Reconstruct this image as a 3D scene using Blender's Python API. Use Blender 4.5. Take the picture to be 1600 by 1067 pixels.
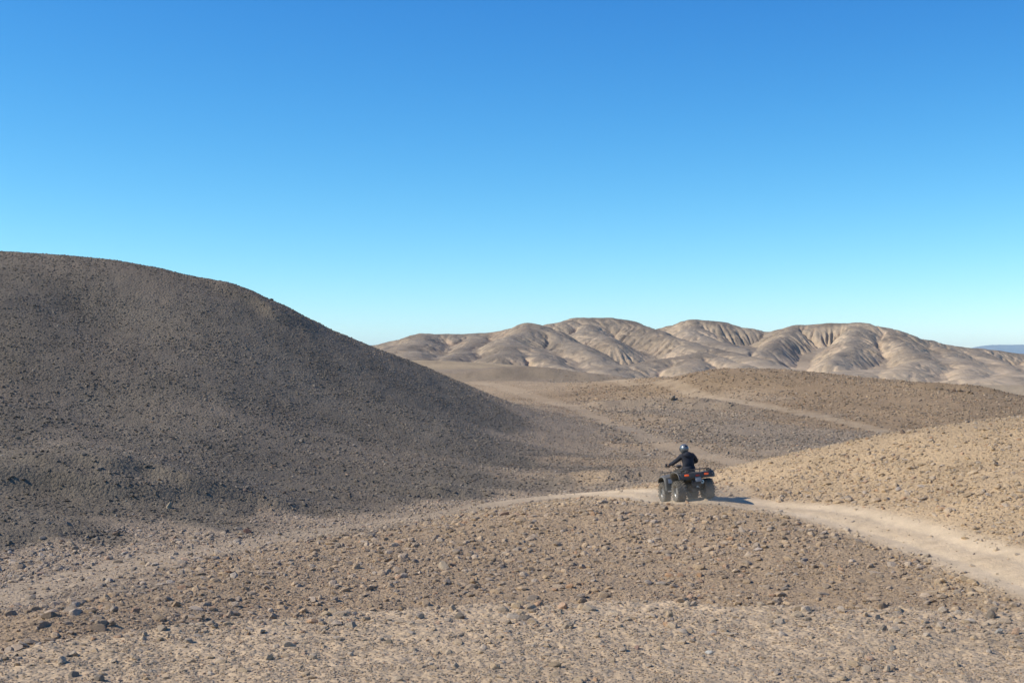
import bpy, bmesh, math, random
import numpy as np
from mathutils import Vector, Matrix, Euler

for o in list(bpy.data.objects):
    bpy.data.objects.remove(o)
scene = bpy.context.scene
COL = scene.collection
random.seed(7)
rng = np.random.default_rng(7)

# ------------------------------------------------------------------ camera
CAM_Z = 5.0
cam_data = bpy.data.cameras.new('camera')
cam_data.sensor_width = 36.0
cam_data.lens = 50.0
cam_data.shift_y = 0.0228
cam_data.clip_start = 0.1
cam_data.clip_end = 60000.0
cam = bpy.data.objects.new('camera', cam_data)
cam.location = (0.0, 0.0, CAM_Z)
cam.rotation_euler = (math.radians(90), 0, 0)
COL.objects.link(cam)
scene.camera = cam

# ------------------------------------------------------------------ sky, sun, exposure
SUN_EL, SUN_AZ = 39.0, -98.0          # degrees; azimuth clockwise from +Y, so the sun stands on the left
world = bpy.data.worlds.new('World')
scene.world = world
world.use_nodes = True
nt = world.node_tree
nt.nodes.clear()
w_out = nt.nodes.new('ShaderNodeOutputWorld')
w_bg = nt.nodes.new('ShaderNodeBackground')
w_sky = nt.nodes.new('ShaderNodeTexSky')
w_sky.sky_type = 'NISHITA'
w_sky.sun_disc = False
w_sky.sun_elevation = math.radians(SUN_EL)
w_sky.sun_rotation = math.radians(SUN_AZ)
w_sky.altitude = 900.0
w_sky.air_density = 1.0
w_sky.dust_density = 0.2
w_sky.ozone_density = 4.0
w_co = nt.nodes.new('ShaderNodeTexCoord')
w_map = nt.nodes.new('ShaderNodeMapping')
w_map.vector_type = 'POINT'
w_map.inputs['Scale'].default_value = (1.0, 1.0, 1.23)
w_map.inputs['Location'].default_value = (0.0, 0.0, 0.04)
# deep, saturated desert blue: each channel of the sky is given its own contrast
w_sep = nt.nodes.new('ShaderNodeSeparateColor')
w_com = nt.nodes.new('ShaderNodeCombineColor')
for ch, (gain, power) in enumerate(((0.0245, 2.6), (0.0722, 1.60), (0.166, 0.97))):
    pw = nt.nodes.new('ShaderNodeMath'); pw.operation = 'POWER'; pw.inputs[1].default_value = power
    ml = nt.nodes.new('ShaderNodeMath'); ml.operation = 'MULTIPLY'; ml.inputs[1].default_value = gain * 10
    nt.links.new(w_sep.outputs[ch], pw.inputs[0]); nt.links.new(pw.outputs[0], ml.inputs[0]); nt.links.new(ml.outputs[0], w_com.inputs[ch])
w_bg.inputs['Strength'].default_value = 0.1
nt.links.new(w_co.outputs['Generated'], w_map.inputs['Vector'])
nt.links.new(w_map.outputs['Vector'], w_sky.inputs['Vector'])
nt.links.new(w_sky.outputs['Color'], w_sep.inputs['Color'])
nt.links.new(w_com.outputs['Color'], w_bg.inputs['Color'])
nt.links.new(w_bg.outputs['Background'], w_out.inputs['Surface'])

sun_data = bpy.data.lights.new('sun', 'SUN')
sun_data.energy = 4.4
sun_data.angle = math.radians(0.53)
sun_data.color = (1.0, 0.955, 0.875)
sun = bpy.data.objects.new('sun', sun_data)
_el, _az = math.radians(SUN_EL), math.radians(SUN_AZ)
TO_SUN = Vector((math.sin(_az) * math.cos(_el), math.cos(_az) * math.cos(_el), math.sin(_el)))
sun.rotation_euler = TO_SUN.to_track_quat('Z', 'Y').to_euler()
sun.location = (-30, 10, 40)
COL.objects.link(sun)

scene.view_settings.view_transform = 'Standard'
scene.view_settings.look = 'None'
scene.view_settings.exposure = 0.28
scene.view_settings.gamma = 1.0
scene.view_settings.use_curve_mapping = False
scene.render.engine = 'CYCLES'
scene.cycles.max_bounces = 6
scene.cycles.volume_bounces = 0
scene.cycles.use_denoising = True

# ------------------------------------------------------------------ numpy noise
_perm = np.random.default_rng(11).permutation(4096)
_grad = np.random.default_rng(12).uniform(0, 2 * math.pi, 4096)
_gx, _gy = np.cos(_grad), np.sin(_grad)

def noise2(x, y, seed=0):
    x = np.asarray(x, float); y = np.asarray(y, float)
    xi = np.floor(x).astype(np.int64); yi = np.floor(y).astype(np.int64)
    xf = x - xi; yf = y - yi
    u = xf * xf * xf * (xf * (xf * 6 - 15) + 10)
    v = yf * yf * yf * (yf * (yf * 6 - 15) + 10)
    def g(ix, iy, fx, fy):
        k = _perm[(_perm[(ix + seed * 131) & 4095] + iy) & 4095]
        return _gx[k] * fx + _gy[k] * fy
    a = g(xi, yi, xf, yf); b = g(xi + 1, yi, xf - 1, yf)
    c = g(xi, yi + 1, xf, yf - 1); d = g(xi + 1, yi + 1, xf - 1, yf - 1)
    return (a + u * (b - a)) + v * ((c + u * (d - c)) - (a + u * (b - a)))

def fbm(x, y, octaves=4, seed=0, gain=0.5):
    s = 0.0; amp = 1.0
    for k in range(octaves):
        s = s + amp * noise2(x * 2 ** k, y * 2 ** k, seed + k)
        amp *= gain
    return s

def sstep(a, b, x):
    t = np.clip((x - a) / (b - a), 0, 1)
    return t * t * (3 - 2 * t)

# ------------------------------------------------------------------ lie of the land (points from image pixels at guessed depths, metres)
# <control>
CONTROL = [
(2.61,29.00,0.11),(-1.28,28.50,0.15),(-4.86,27.00,0.32),(6.30,28.00,0.21),(9.36,26.00,0.37),
(2.88,32.00,0.25),(-1.44,32.00,0.32),(-5.40,30.00,0.48),(6.98,31.00,0.33),(9.28,27.50,0.42),
(3.24,36.00,0.46),(-1.67,37.00,0.37),(0.86,38.00,0.55),(6.30,35.00,0.59),(8.17,33.00,0.57),
(3.56,39.50,0.82),(5.33,39.50,0.86),(2.40,41.00,0.96),(4.80,41.00,0.97),(0.92,41.00,0.83),
(6.76,39.50,0.91),(-4.54,36.00,0.27),(-7.20,32.00,0.32),(-8.51,27.00,0.50),(-5.85,26.00,0.55),
(-7.25,23.00,0.91),(-9.83,23.00,0.65),(2.16,24.00,0.05),(-2.07,23.00,0.10),(-5.40,20.00,0.40),
(6.93,22.00,0.10),(1.62,18.00,0.10),(-4.32,16.00,0.50),(6.12,17.00,0.20),(-9.18,17.00,0.40),
(-14.04,26.00,0.10),(9.18,17.00,0.40),(14.04,26.00,0.60),(1.08,12.00,0.20),(-4.32,12.00,0.20),
(4.86,12.00,0.20),(11.25,25.00,0.33),(10.80,30.00,0.56),(10.40,33.00,0.63),(9.72,36.00,0.76),
(8.10,40.00,0.91),(6.55,41.60,0.99),(4.10,45.50,0.86),(2.21,49.00,0.50),(1.13,50.00,0.36),
(-2.12,47.00,0.11),(-5.42,43.00,-0.01),(-8.33,37.00,0.10),(-10.08,32.00,0.15),(-10.94,27.00,0.20),
(-13.68,38.00,0.01),(-11.34,42.00,0.05),(-6.48,48.00,-0.10),(0.00,55.00,-0.02),(-3.44,51.00,0.04),
(-16.56,46.00,1.27),(-19.08,53.00,3.09),(-21.96,61.00,5.55),(-24.12,67.00,8.02),(-27.36,76.00,10.93),
(-24.79,76.50,10.82),(-13.31,45.50,0.70),(-16.97,58.00,3.17),(-20.18,69.00,7.17),(-22.52,77.00,10.63),
(-11.03,49.00,0.81),(-12.60,56.00,2.23),(-14.18,63.00,4.15),(-15.75,70.00,6.58),(-17.55,78.00,9.76),
(-20.23,77.50,10.34),(-15.54,78.50,9.13),(-13.51,79.00,8.36),(-7.43,55.00,0.79),(-8.37,62.00,1.93),
(-9.45,70.00,4.05),(-10.80,80.00,7.21),(-8.89,82.30,6.33),(-6.12,85.00,5.21),(-5.76,64.00,1.54),
(-2.61,58.00,0.56),(-3.06,68.00,1.63),(-3.87,86.00,4.30),(0.00,66.00,0.54),(0.00,75.00,1.29),
(0.00,88.00,2.62),(3.06,68.00,0.35),(3.60,80.00,1.04),(-16.83,34.00,-0.05),(-28.71,58.00,4.22),
(-37.62,76.00,11.43),(-21.60,32.00,0.25),(-47.25,70.00,10.04),(-36.00,100.00,9.00),(-50.41,140.00,4.00),
(-22.05,98.00,8.00),(-29.25,130.00,3.00),(-13.10,97.00,5.60),(-16.88,125.00,2.00),(-9.45,105.00,3.70),
(-4.86,108.00,2.40),(-51.98,105.00,10.00),(-74.26,150.00,5.00),(-74.26,110.00,8.00),(-13.05,145.00,2.00),
(-42.75,190.00,1.00),(-99.01,220.00,0.00),(-128.26,190.00,1.00),(11.34,31.50,0.78),(13.32,37.00,1.84),
(15.84,44.00,3.30),(10.91,37.30,1.14),(11.99,41.00,1.86),(12.29,45.50,2.73),(9.79,43.50,1.57),
(8.55,47.50,1.81),(10.46,46.50,2.30),(6.98,47.00,1.34),(6.45,45.50,1.03),(7.83,43.50,1.18),
(19.80,44.00,3.61),(16.20,36.00,1.92),(23.40,40.00,2.66),(19.53,62.00,0.60),(13.50,60.00,0.40),
(9.14,58.00,0.25),(25.92,64.00,0.80),(40.95,70.00,1.00),(5.94,55.00,0.50),(4.18,58.00,0.35),
(7.31,65.00,0.38),(6.84,76.00,0.49),(10.53,78.00,0.72),(10.40,66.00,0.49),(6.21,92.00,1.27),
(2.59,115.00,2.15),(-1.26,140.00,2.92),(-4.19,155.00,3.19),(7.29,108.00,1.99),(12.42,92.00,1.27),
(16.00,79.00,0.73),(17.61,103.00,2.13),(23.37,88.00,0.72),(21.15,94.00,1.40),(14.24,113.00,2.81),
(10.69,125.00,3.26),(6.75,150.00,2.97),(11.70,130.00,3.74),(15.93,118.00,4.36),(23.49,116.00,4.37),
(30.24,112.00,3.69),(35.48,108.00,3.06),(37.44,104.00,2.29),(41.90,98.00,1.25),(23.63,105.00,2.64),
(28.67,98.00,1.91),(20.25,150.00,1.00),(33.75,150.00,0.00),(47.25,150.00,-1.00),(55.47,145.00,-1.00),
(64.81,120.00,-1.00),(14.85,165.00,1.80),(4.16,185.00,1.40),(-8.10,180.00,1.40),(25.83,82.00,0.00),
(-16.88,250.00,5.68),(-6.75,250.00,5.34),(0.00,250.00,4.89),(11.03,245.00,3.79),(17.14,238.00,2.86),
(-3.87,215.00,3.74),(7.49,208.00,3.13),(0.00,310.00,-0.50),(-27.90,310.00,0.50),(26.10,290.00,-2.00),
(65.26,290.00,-3.00),(104.41,290.00,-2.50),(135.01,250.00,-3.00),(68.41,200.00,0.00),(-65.26,290.00,-1.00),
(-175.52,300.00,-2.00),]
MAIN_TRACK = [(11.64,22.50),(11.25,25.00),(10.80,30.00),(10.40,33.00),(9.72,36.00),(8.10,40.00),(6.55,41.60),(5.14,42.30),(4.10,45.50),(2.21,49.00),(1.13,50.00),(-2.12,47.00),(-5.42,43.00),(-8.33,37.00),(-10.08,32.00),(-10.94,27.00),(-11.88,24.00)]
VALLEY_TRACK = [(11.26,61.00),(10.40,66.00),(8.89,76.00),(6.21,92.00),(2.59,115.00),(-1.26,140.00),(-4.19,155.00)]
SLOPE_TRACK = [(24.48,80.00),(23.37,88.00),(21.15,94.00),(17.61,103.00),(14.24,113.00),(10.69,125.00),(6.75,150.00)]
# </control>
# ground under the quad bike's four wheels
CONTROL += [(4.895, 41.655, 1.01), (5.80, 41.915, 1.067), (4.54, 42.885, 0.88), (5.445, 43.145, 0.922)]

_cp = np.array(CONTROL)
_cu = np.arctan2(_cp[:, 0], _cp[:, 1]); _cv = np.log(np.hypot(_cp[:, 0], _cp[:, 1]))
_cz = _cp[:, 2]
RBF_C = 0.035

def _solve_rbf():
    n = len(_cz)
    d2 = (_cu[:, None] - _cu[None]) ** 2 + (_cv[:, None] - _cv[None]) ** 2
    A = np.zeros((n + 3, n + 3))
    A[:n, :n] = -np.sqrt(d2 + RBF_C ** 2) + np.eye(n) * -2e-4
    Q = np.stack([np.ones(n), _cu, _cv], 1)
    A[:n, n:] = Q; A[n:, :n] = Q.T
    return np.linalg.solve(A, np.concatenate([_cz, np.zeros(3)]))
_rw = _solve_rbf()

def rbf(u, v):
    out = np.empty(u.shape)
    uf, vf, of = u.ravel(), v.ravel(), out.ravel()
    n = len(_cz)
    for i in range(0, len(uf), 20000):
        a = uf[i:i + 20000, None] - _cu[None]; b = vf[i:i + 20000, None] - _cv[None]
        of[i:i + 20000] = -np.sqrt(a * a + b * b + RBF_C ** 2) @ _rw[:n] + _rw[n] + _rw[n + 1] * uf[i:i + 20000] + _rw[n + 2] * vf[i:i + 20000]
    return of.reshape(u.shape)

def polyline(pts, step):
    """Catmull-Rom through plan points, evenly resampled."""
    p = np.array(pts, float)
    p = np.vstack([2 * p[0] - p[1], p, 2 * p[-1] - p[-2]])
    out = []
    for i in range(1, len(p) - 2):
        t = np.linspace(0, 1, 40, endpoint=False)[:, None]
        a, b, c, d = p[i - 1], p[i], p[i + 1], p[i + 2]
        out.append(0.5 * (2 * b + (c - a) * t + (2 * a - 5 * b + 4 * c - d) * t ** 2 + (3 * b - a - 3 * c + d) * t ** 3))
    out = np.vstack(out + [p[-2][None]])
    s = np.concatenate([[0], np.cumsum(np.hypot(*np.diff(out, axis=0).T))])
    q = np.arange(0, s[-1], step)
    return np.stack([np.interp(q, s, out[:, 0]), np.interp(q, s, out[:, 1])], 1)

TRACKS = {'main': (polyline(MAIN_TRACK, 0.25), 0.98), 'valley': (polyline(VALLEY_TRACK, 0.8), 0.9), 'slope': (polyline(SLOPE_TRACK, 0.8), 0.75)}

def track_dist(x, y, name):
    pl = TRACKS[name][0][::2]
    xf, yf = x.ravel(), y.ravel()
    out = np.full(xf.shape, 1e3)
    lo, hi = pl.min(0) - 6, pl.max(0) + 6
    m = np.where((xf > lo[0]) & (xf < hi[0]) & (yf > lo[1]) & (yf < hi[1]))[0]
    for i in range(0, len(m), 20000):
        k = m[i:i + 20000]
        d2 = (xf[k, None] - pl[None, :, 0]) ** 2 + (yf[k, None] - pl[None, :, 1]) ** 2
        out[k] = np.sqrt(d2.min(1))
    return out.reshape(x.shape)

SHELF_Z = CAM_Z - 2.03
def base_height(x, y):
    """Broad lie of the land, no roughness."""
    r = np.hypot(x, y); u = np.arctan2(x, y); v = np.log(np.maximum(r, 1.0))
    uc = np.clip(u, -0.70, 0.70)
    vc = np.clip(v, math.log(11.0), math.log(330.0))
    z = rbf(uc, vc)
    side = sstep(0.65, 1.2, np.abs(u))
    z = z * (1 - side) + (0.6 + 0.0 * z) * side
    far = sstep(math.log(250), math.log(460), v)
    z = z * (1 - far) + (-4.2) * far
    # the roadside shelf the camera looks across
    edge = np.interp(np.degrees(u), [-60, -20, -15, -5, 5, 20, 60], [9.0, 10.0, 10.7, 11.95, 12.15, 11.7, 11.0])
    edge = edge + 0.35 * noise2(x * 0.5, y * 0.5, 40) + 0.12 * noise2(x * 1.7, y * 1.7, 41)
    wid = np.interp(np.degrees(u), [-20, -10, 0], [12.0, 9.5, 8.0])
    t = np.clip((y - edge) / wid, 0, 1)
    w = 1 - (1 - t) ** 2
    back = y < edge
    w = np.where(back, 0.0, w)
    near = sstep(60, 35, r)
    w = np.where(np.abs(u) > 1.2, 1 - sstep(30, 14, r), w)
    return SHELF_Z * (1 - w) + z * w

# banks cut by run-off: (x, y, length, half-width, turn, height)
BANKS = [(-16.5, 45.5, 7.0, 1.6, 0.25, 0.75), (-11.2, 47.8, 5.0, 1.3, 0.2, 0.55), (-14.6, 39.5, 2.2, 0.9, 0.35, 0.26), (-12.6, 40.8, 1.5, 0.7, 0.35, 0.2),
         (-3.4, 53.1, 1.8, 0.8, 0.25, 0.30), (-1.4, 53.9, 1.6, 0.7, 0.25, 0.26), (0.1, 54.4, 1.2, 0.6, 0.3, 0.18), (-5.8, 51.0, 2.0, 0.8, 0.3, 0.22),
         (4.6, 57.5, 3.2, 1.0, 0.05, 0.45), (10.5, 105.0, 7.0, 1.2, -0.15, 0.55), (14.0, 102.0, 5.0, 1.0, -0.2, 0.5), (33.5, 108.0, 4.0, 1.0, -0.1, 0.35),
         (-14.0, 77.0, 3.0, 1.2, -0.2, 0.6), (-6.0, 205.0, 14.0, 5.0, 0.05, 1.2), (8.0, 206.0, 12.0, 4.0, 0.0, 1.0)]

def height(x, y, rough=True):
    z = base_height(x, y)
    if not rough:
        return z
    r = np.hypot(x, y)
    tr = np.minimum(np.minimum(track_dist(x, y, 'main') / 1.45, track_dist(x, y, 'valley') / 1.5), track_dist(x, y, 'slope') / 1.3)
    keep = 0.12 + 0.88 * sstep(0.8, 1.9, tr)
    for bx, by, ln, hw, turn, hh in BANKS:
        c, s = math.cos(turn), math.sin(turn)
        a = (x - bx) * c + (y - by) * s; b = -(x - bx) * s + (y - by) * c
        a = a + 0.35 * hw * noise2(x / hw, y / hw, 55); b = b + 0.5 * hw * noise2(x / hw * 0.8, y / hw * 0.8, 56)
        z = z + keep * 0.8 * hh * np.exp(-(a / ln) ** 4) * np.where(b > 0, np.exp(-(b / (hw * 2.5)) ** 2), np.exp(-(b / (hw * 0.33)) ** 2))
    sc = sstep(6, 60, r)
    z = z + keep * (0.08 - 0.045 * sc) * fbm(x * 0.16, y * 0.16, 3, 3) * sstep(12, 30, r)
    z = z + keep * 0.055 * fbm(x * 0.9, y * 0.9, 3, 7) * (0.35 + 0.65 * sstep(10, 25, r))
    z = z + keep * 0.022 * fbm(x * 4.0, y * 4.0, 3, 17) * sstep(140, 60, r)
    z = z + keep * sstep(55, 80, r) * 0.05 * fbm(x * 0.45, y * 0.45, 3, 21)
    rut = track_dist(x, y, 'main')
    z = z - 0.028 * np.exp(-((rut - 0.47) / 0.15) ** 2) + 0.01 * np.exp(-((rut - 0.95) / 0.2) ** 2)
    return z

# ------------------------------------------------------------------ soils
SOILS = {'scree': (0.170, 0.135, 0.094), 'brown': (0.192, 0.149, 0.103), 'mound': (0.358, 0.248, 0.146), 'tan': (0.435, 0.302, 0.170), 'shelf': (0.485, 0.348, 0.212),  # brown: hill patches; along the crest it also paints the sunlit band
         'valley': (0.365, 0.257, 0.154), 'grey': (0.280, 0.208, 0.136), 'ridge': (0.300, 0.203, 0.114), 'plain': (0.37, 0.268, 0.158), 'wadi': (0.335, 0.246, 0.160)}  # grey: valley soil; the farthest pair also paints a bank's shade
# <soil>
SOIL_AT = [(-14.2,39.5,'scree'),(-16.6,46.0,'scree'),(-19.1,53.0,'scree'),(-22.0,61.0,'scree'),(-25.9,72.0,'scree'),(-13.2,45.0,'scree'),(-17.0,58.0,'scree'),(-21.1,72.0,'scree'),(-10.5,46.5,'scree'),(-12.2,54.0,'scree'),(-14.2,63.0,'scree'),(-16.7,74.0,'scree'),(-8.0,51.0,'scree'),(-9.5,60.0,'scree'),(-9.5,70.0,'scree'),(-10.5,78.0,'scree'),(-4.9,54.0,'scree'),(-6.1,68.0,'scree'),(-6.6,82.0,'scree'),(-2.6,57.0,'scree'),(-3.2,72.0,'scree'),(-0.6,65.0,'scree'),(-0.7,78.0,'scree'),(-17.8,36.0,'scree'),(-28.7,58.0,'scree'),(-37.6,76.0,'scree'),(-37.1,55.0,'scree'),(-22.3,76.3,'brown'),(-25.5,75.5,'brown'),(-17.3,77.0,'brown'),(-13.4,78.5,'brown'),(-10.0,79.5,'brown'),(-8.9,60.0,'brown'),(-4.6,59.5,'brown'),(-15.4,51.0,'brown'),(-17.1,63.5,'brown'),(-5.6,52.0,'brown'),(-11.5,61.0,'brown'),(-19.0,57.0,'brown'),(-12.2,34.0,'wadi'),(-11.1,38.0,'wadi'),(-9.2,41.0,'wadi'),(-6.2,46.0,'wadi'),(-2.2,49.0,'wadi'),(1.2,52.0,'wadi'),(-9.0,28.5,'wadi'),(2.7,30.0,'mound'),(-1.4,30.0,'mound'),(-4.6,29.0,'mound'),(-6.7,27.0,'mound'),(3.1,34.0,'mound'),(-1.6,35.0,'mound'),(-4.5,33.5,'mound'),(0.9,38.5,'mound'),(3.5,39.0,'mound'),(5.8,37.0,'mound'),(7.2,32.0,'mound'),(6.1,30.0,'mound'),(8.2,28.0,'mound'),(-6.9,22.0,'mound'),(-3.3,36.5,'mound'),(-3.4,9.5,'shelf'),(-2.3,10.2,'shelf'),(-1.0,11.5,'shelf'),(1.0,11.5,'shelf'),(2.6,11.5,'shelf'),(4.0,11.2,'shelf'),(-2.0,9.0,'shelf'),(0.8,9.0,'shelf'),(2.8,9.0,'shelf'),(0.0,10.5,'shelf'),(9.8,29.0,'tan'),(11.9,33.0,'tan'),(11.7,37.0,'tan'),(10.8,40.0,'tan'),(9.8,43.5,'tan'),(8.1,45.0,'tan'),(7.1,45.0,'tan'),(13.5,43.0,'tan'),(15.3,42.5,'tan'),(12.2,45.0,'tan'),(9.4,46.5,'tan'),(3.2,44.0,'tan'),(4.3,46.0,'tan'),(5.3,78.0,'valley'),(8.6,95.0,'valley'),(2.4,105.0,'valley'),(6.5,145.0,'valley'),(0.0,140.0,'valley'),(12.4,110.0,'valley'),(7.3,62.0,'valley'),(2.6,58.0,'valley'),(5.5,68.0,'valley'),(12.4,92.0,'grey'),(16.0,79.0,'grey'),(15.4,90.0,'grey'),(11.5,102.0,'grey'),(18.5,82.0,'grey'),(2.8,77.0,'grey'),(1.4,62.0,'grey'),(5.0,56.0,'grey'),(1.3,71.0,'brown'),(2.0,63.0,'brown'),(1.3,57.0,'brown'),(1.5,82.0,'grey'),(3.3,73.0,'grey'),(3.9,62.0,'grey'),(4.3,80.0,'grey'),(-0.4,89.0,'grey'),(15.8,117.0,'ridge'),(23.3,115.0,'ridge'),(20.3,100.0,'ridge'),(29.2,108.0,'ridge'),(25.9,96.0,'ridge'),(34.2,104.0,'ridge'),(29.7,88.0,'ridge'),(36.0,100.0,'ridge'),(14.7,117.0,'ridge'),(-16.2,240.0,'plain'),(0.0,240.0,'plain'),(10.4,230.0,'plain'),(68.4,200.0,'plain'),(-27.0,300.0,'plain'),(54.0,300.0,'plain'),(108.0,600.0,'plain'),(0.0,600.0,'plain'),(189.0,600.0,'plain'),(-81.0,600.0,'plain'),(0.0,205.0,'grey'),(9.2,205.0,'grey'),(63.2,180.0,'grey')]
# </soil>
SAND = np.array((0.60, 0.448, 0.280))
_sp = np.array([(math.atan2(a, b), math.log(math.hypot(a, b))) for a, b, k in SOIL_AT])
_sc = np.array([SOILS[k] for a, b, k in SOIL_AT])

def soil(x, y):
    u = np.arctan2(x, y).ravel(); v = np.log(np.maximum(np.hypot(x, y), 1)).ravel()
    xf, yf = x.ravel(), y.ravel(); rr = np.exp(v)
    wx = 0.05 * fbm(xf / rr * 14, v * 14, 3, 61); wy = 0.05 * fbm(xf / rr * 14, v * 14, 3, 67)
    out = np.empty((len(u), 3))
    for i in range(0, len(u), 20000):
        s = slice(i, i + 20000)
        d2 = (u[s, None] + wx[s, None] - _sp[None, :, 0]) ** 2 + (v[s, None] + wy[s, None] - _sp[None, :, 1]) ** 2
        w = 1.0 / (d2 + 4e-4) ** 3
        out[s] = (w @ _sc) / w.sum(1)[:, None]
    n = 1 + 0.16 * fbm(xf * 0.12, yf * 0.12, 4, 71) + 0.14 * fbm(xf * 0.9, yf * 0.9, 3, 75)
    n = n + 0.13 * fbm((0.8 * xf + 0.6 * yf) * 0.55, (0.8 * yf - 0.6 * xf) * 0.07, 3, 95) * sstep(35, 50, rr)      # wash lines down the slopes
    out *= n[:, None]
    dust = np.zeros(len(u))
    for name, (pl, hw) in TRACKS.items():
        td = track_dist(x, y, name).ravel()
        edge = hw * (1.0 + 0.28 * fbm(xf * 0.7, yf * 0.7, 3, 81))
        amt = {'main': 1.0, 'valley': 0.17, 'slope': 0.36}[name]
        ruts = 0.72 + 0.28 * np.exp(-((td - 0.62 * hw) / (0.30 * hw)) ** 2) - 0.12 * np.exp(-(td / (0.25 * hw)) ** 2)
        ruts = ruts * (1 + 0.25 * fbm(xf * 0.5, yf * 0.5, 2, 85))
        dust = np.maximum(dust, amt * ruts * (1 - sstep(edge * 0.8, edge * 1.5, td)))
    # the run-off side of the main track is stonier and greyer than the dusty stretch the quad bike uses
    fade = sstep(-2.0, 4.5, xf)
    dust *= 0.22 + 0.78 * np.where(yf < 60, fade, 0.8)
    dust = np.clip(dust, 0, 1)
    sandy = SAND[None] * (1 + 0.18 * fbm(xf * 1.3, yf * 1.3, 3, 91))[:, None]
    out = out * (1 - dust[:, None]) + sandy * dust[:, None]
    return np.clip(out, 0.02, 0.8), dust

# ------------------------------------------------------------------ object helpers
def tag(o, label=None, cat=None, group=None, kind=None):
    if label: o['label'] = label
    if cat: o['category'] = cat
    if group: o['group'] = group
    if kind: o['kind'] = kind
    return o

def grid_mesh(name, X, Y, Z, smooth=True, wrap=False):
    nr, nc = X.shape
    me = bpy.data.meshes.new(name)
    co = np.stack([X, Y, Z], -1).reshape(-1, 3).astype(np.float32)
    idx = np.arange(nr * nc).reshape(nr, nc)
    if wrap:
        idx = np.concatenate([idx, idx[:, :1]], 1)
    q = np.stack([idx[:-1, :-1], idx[:-1, 1:], idx[1:, 1:], idx[1:, :-1]], -1).reshape(-1, 4)
    me.vertices.add(len(co)); me.vertices.foreach_set('co', co.ravel())
    me.loops.add(q.size); me.loops.foreach_set('vertex_index', q.ravel().astype(np.int32))
    me.polygons.add(len(q)); me.polygons.foreach_set('loop_start', (np.arange(len(q)) * 4).astype(np.int32))
    me.polygons.foreach_set('use_smooth', np.full(len(q), smooth))
    me.update(calc_edges=True)
    return me

def add_color(me, name, rgb):
    at = me.attributes.new(name, 'FLOAT_COLOR', 'POINT')
    at.data.foreach_set('color', np.concatenate([rgb, np.ones((len(rgb), 1))], 1).astype(np.float32).ravel())

def link(name, me, material=None, parent=None):
    o = bpy.data.objects.new(name, me)
    COL.objects.link(o)
    if material is not None and me is not None and not me.materials:
        me.materials.append(material)
    if parent is not None: o.parent = parent
    return o

class NT:
    """small helper for building shader trees"""
    def __init__(self, name):
        self.m = bpy.data.materials.new(name); self.m.use_nodes = True
        self.t = self.m.node_tree; self.t.nodes.clear()
        self.out = self.t.nodes.new('ShaderNodeOutputMaterial')
        self.b = self.t.nodes.new('ShaderNodeBsdfPrincipled')
        self.t.links.new(self.b.outputs[0], self.out.inputs['Surface'])
    def n(self, kind, **kw):
        nd = self.t.nodes.new('ShaderNode' + kind)
        for k, v in kw.items():
            if k in nd.inputs: nd.inputs[k].default_value = v
            else: setattr(nd, k, v)
        return nd
    def l(self, a, b): self.t.links.new(a, b)
    def math(self, op, a, b=None):
        nd = self.n('Math', operation=op)
        for i, s in enumerate((a, b)):
            if s is None: continue
            if isinstance(s, (int, float)): nd.inputs[i].default_value = s
            else: self.l(s, nd.inputs[i])
        return nd.outputs[0]
    def mix(self, fac, a, b, mode='MIX'):
        nd = self.n('MixRGB', blend_type=mode)
        for i, s in enumerate((fac, a, b)):
            if isinstance(s, (int, float)): nd.inputs[i].default_value = s
            elif isinstance(s, tuple): nd.inputs[i].default_value = (*s, 1) if len(s) == 3 else s
            else: self.l(s, nd.inputs[i])
        return nd.outputs[0]
    def ramp(self, src, stops):
        nd = self.n('ValToRGB'); e = nd.color_ramp.elements
        while len(e) < len(stops): e.new(0.5)
        for k, (p, c) in enumerate(stops):
            e[k].position = p; e[k].color = (c, c, c, 1) if not isinstance(c, tuple) else (*c, 1)
        self.l(src, nd.inputs[0]); return nd.outputs[0]

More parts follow.
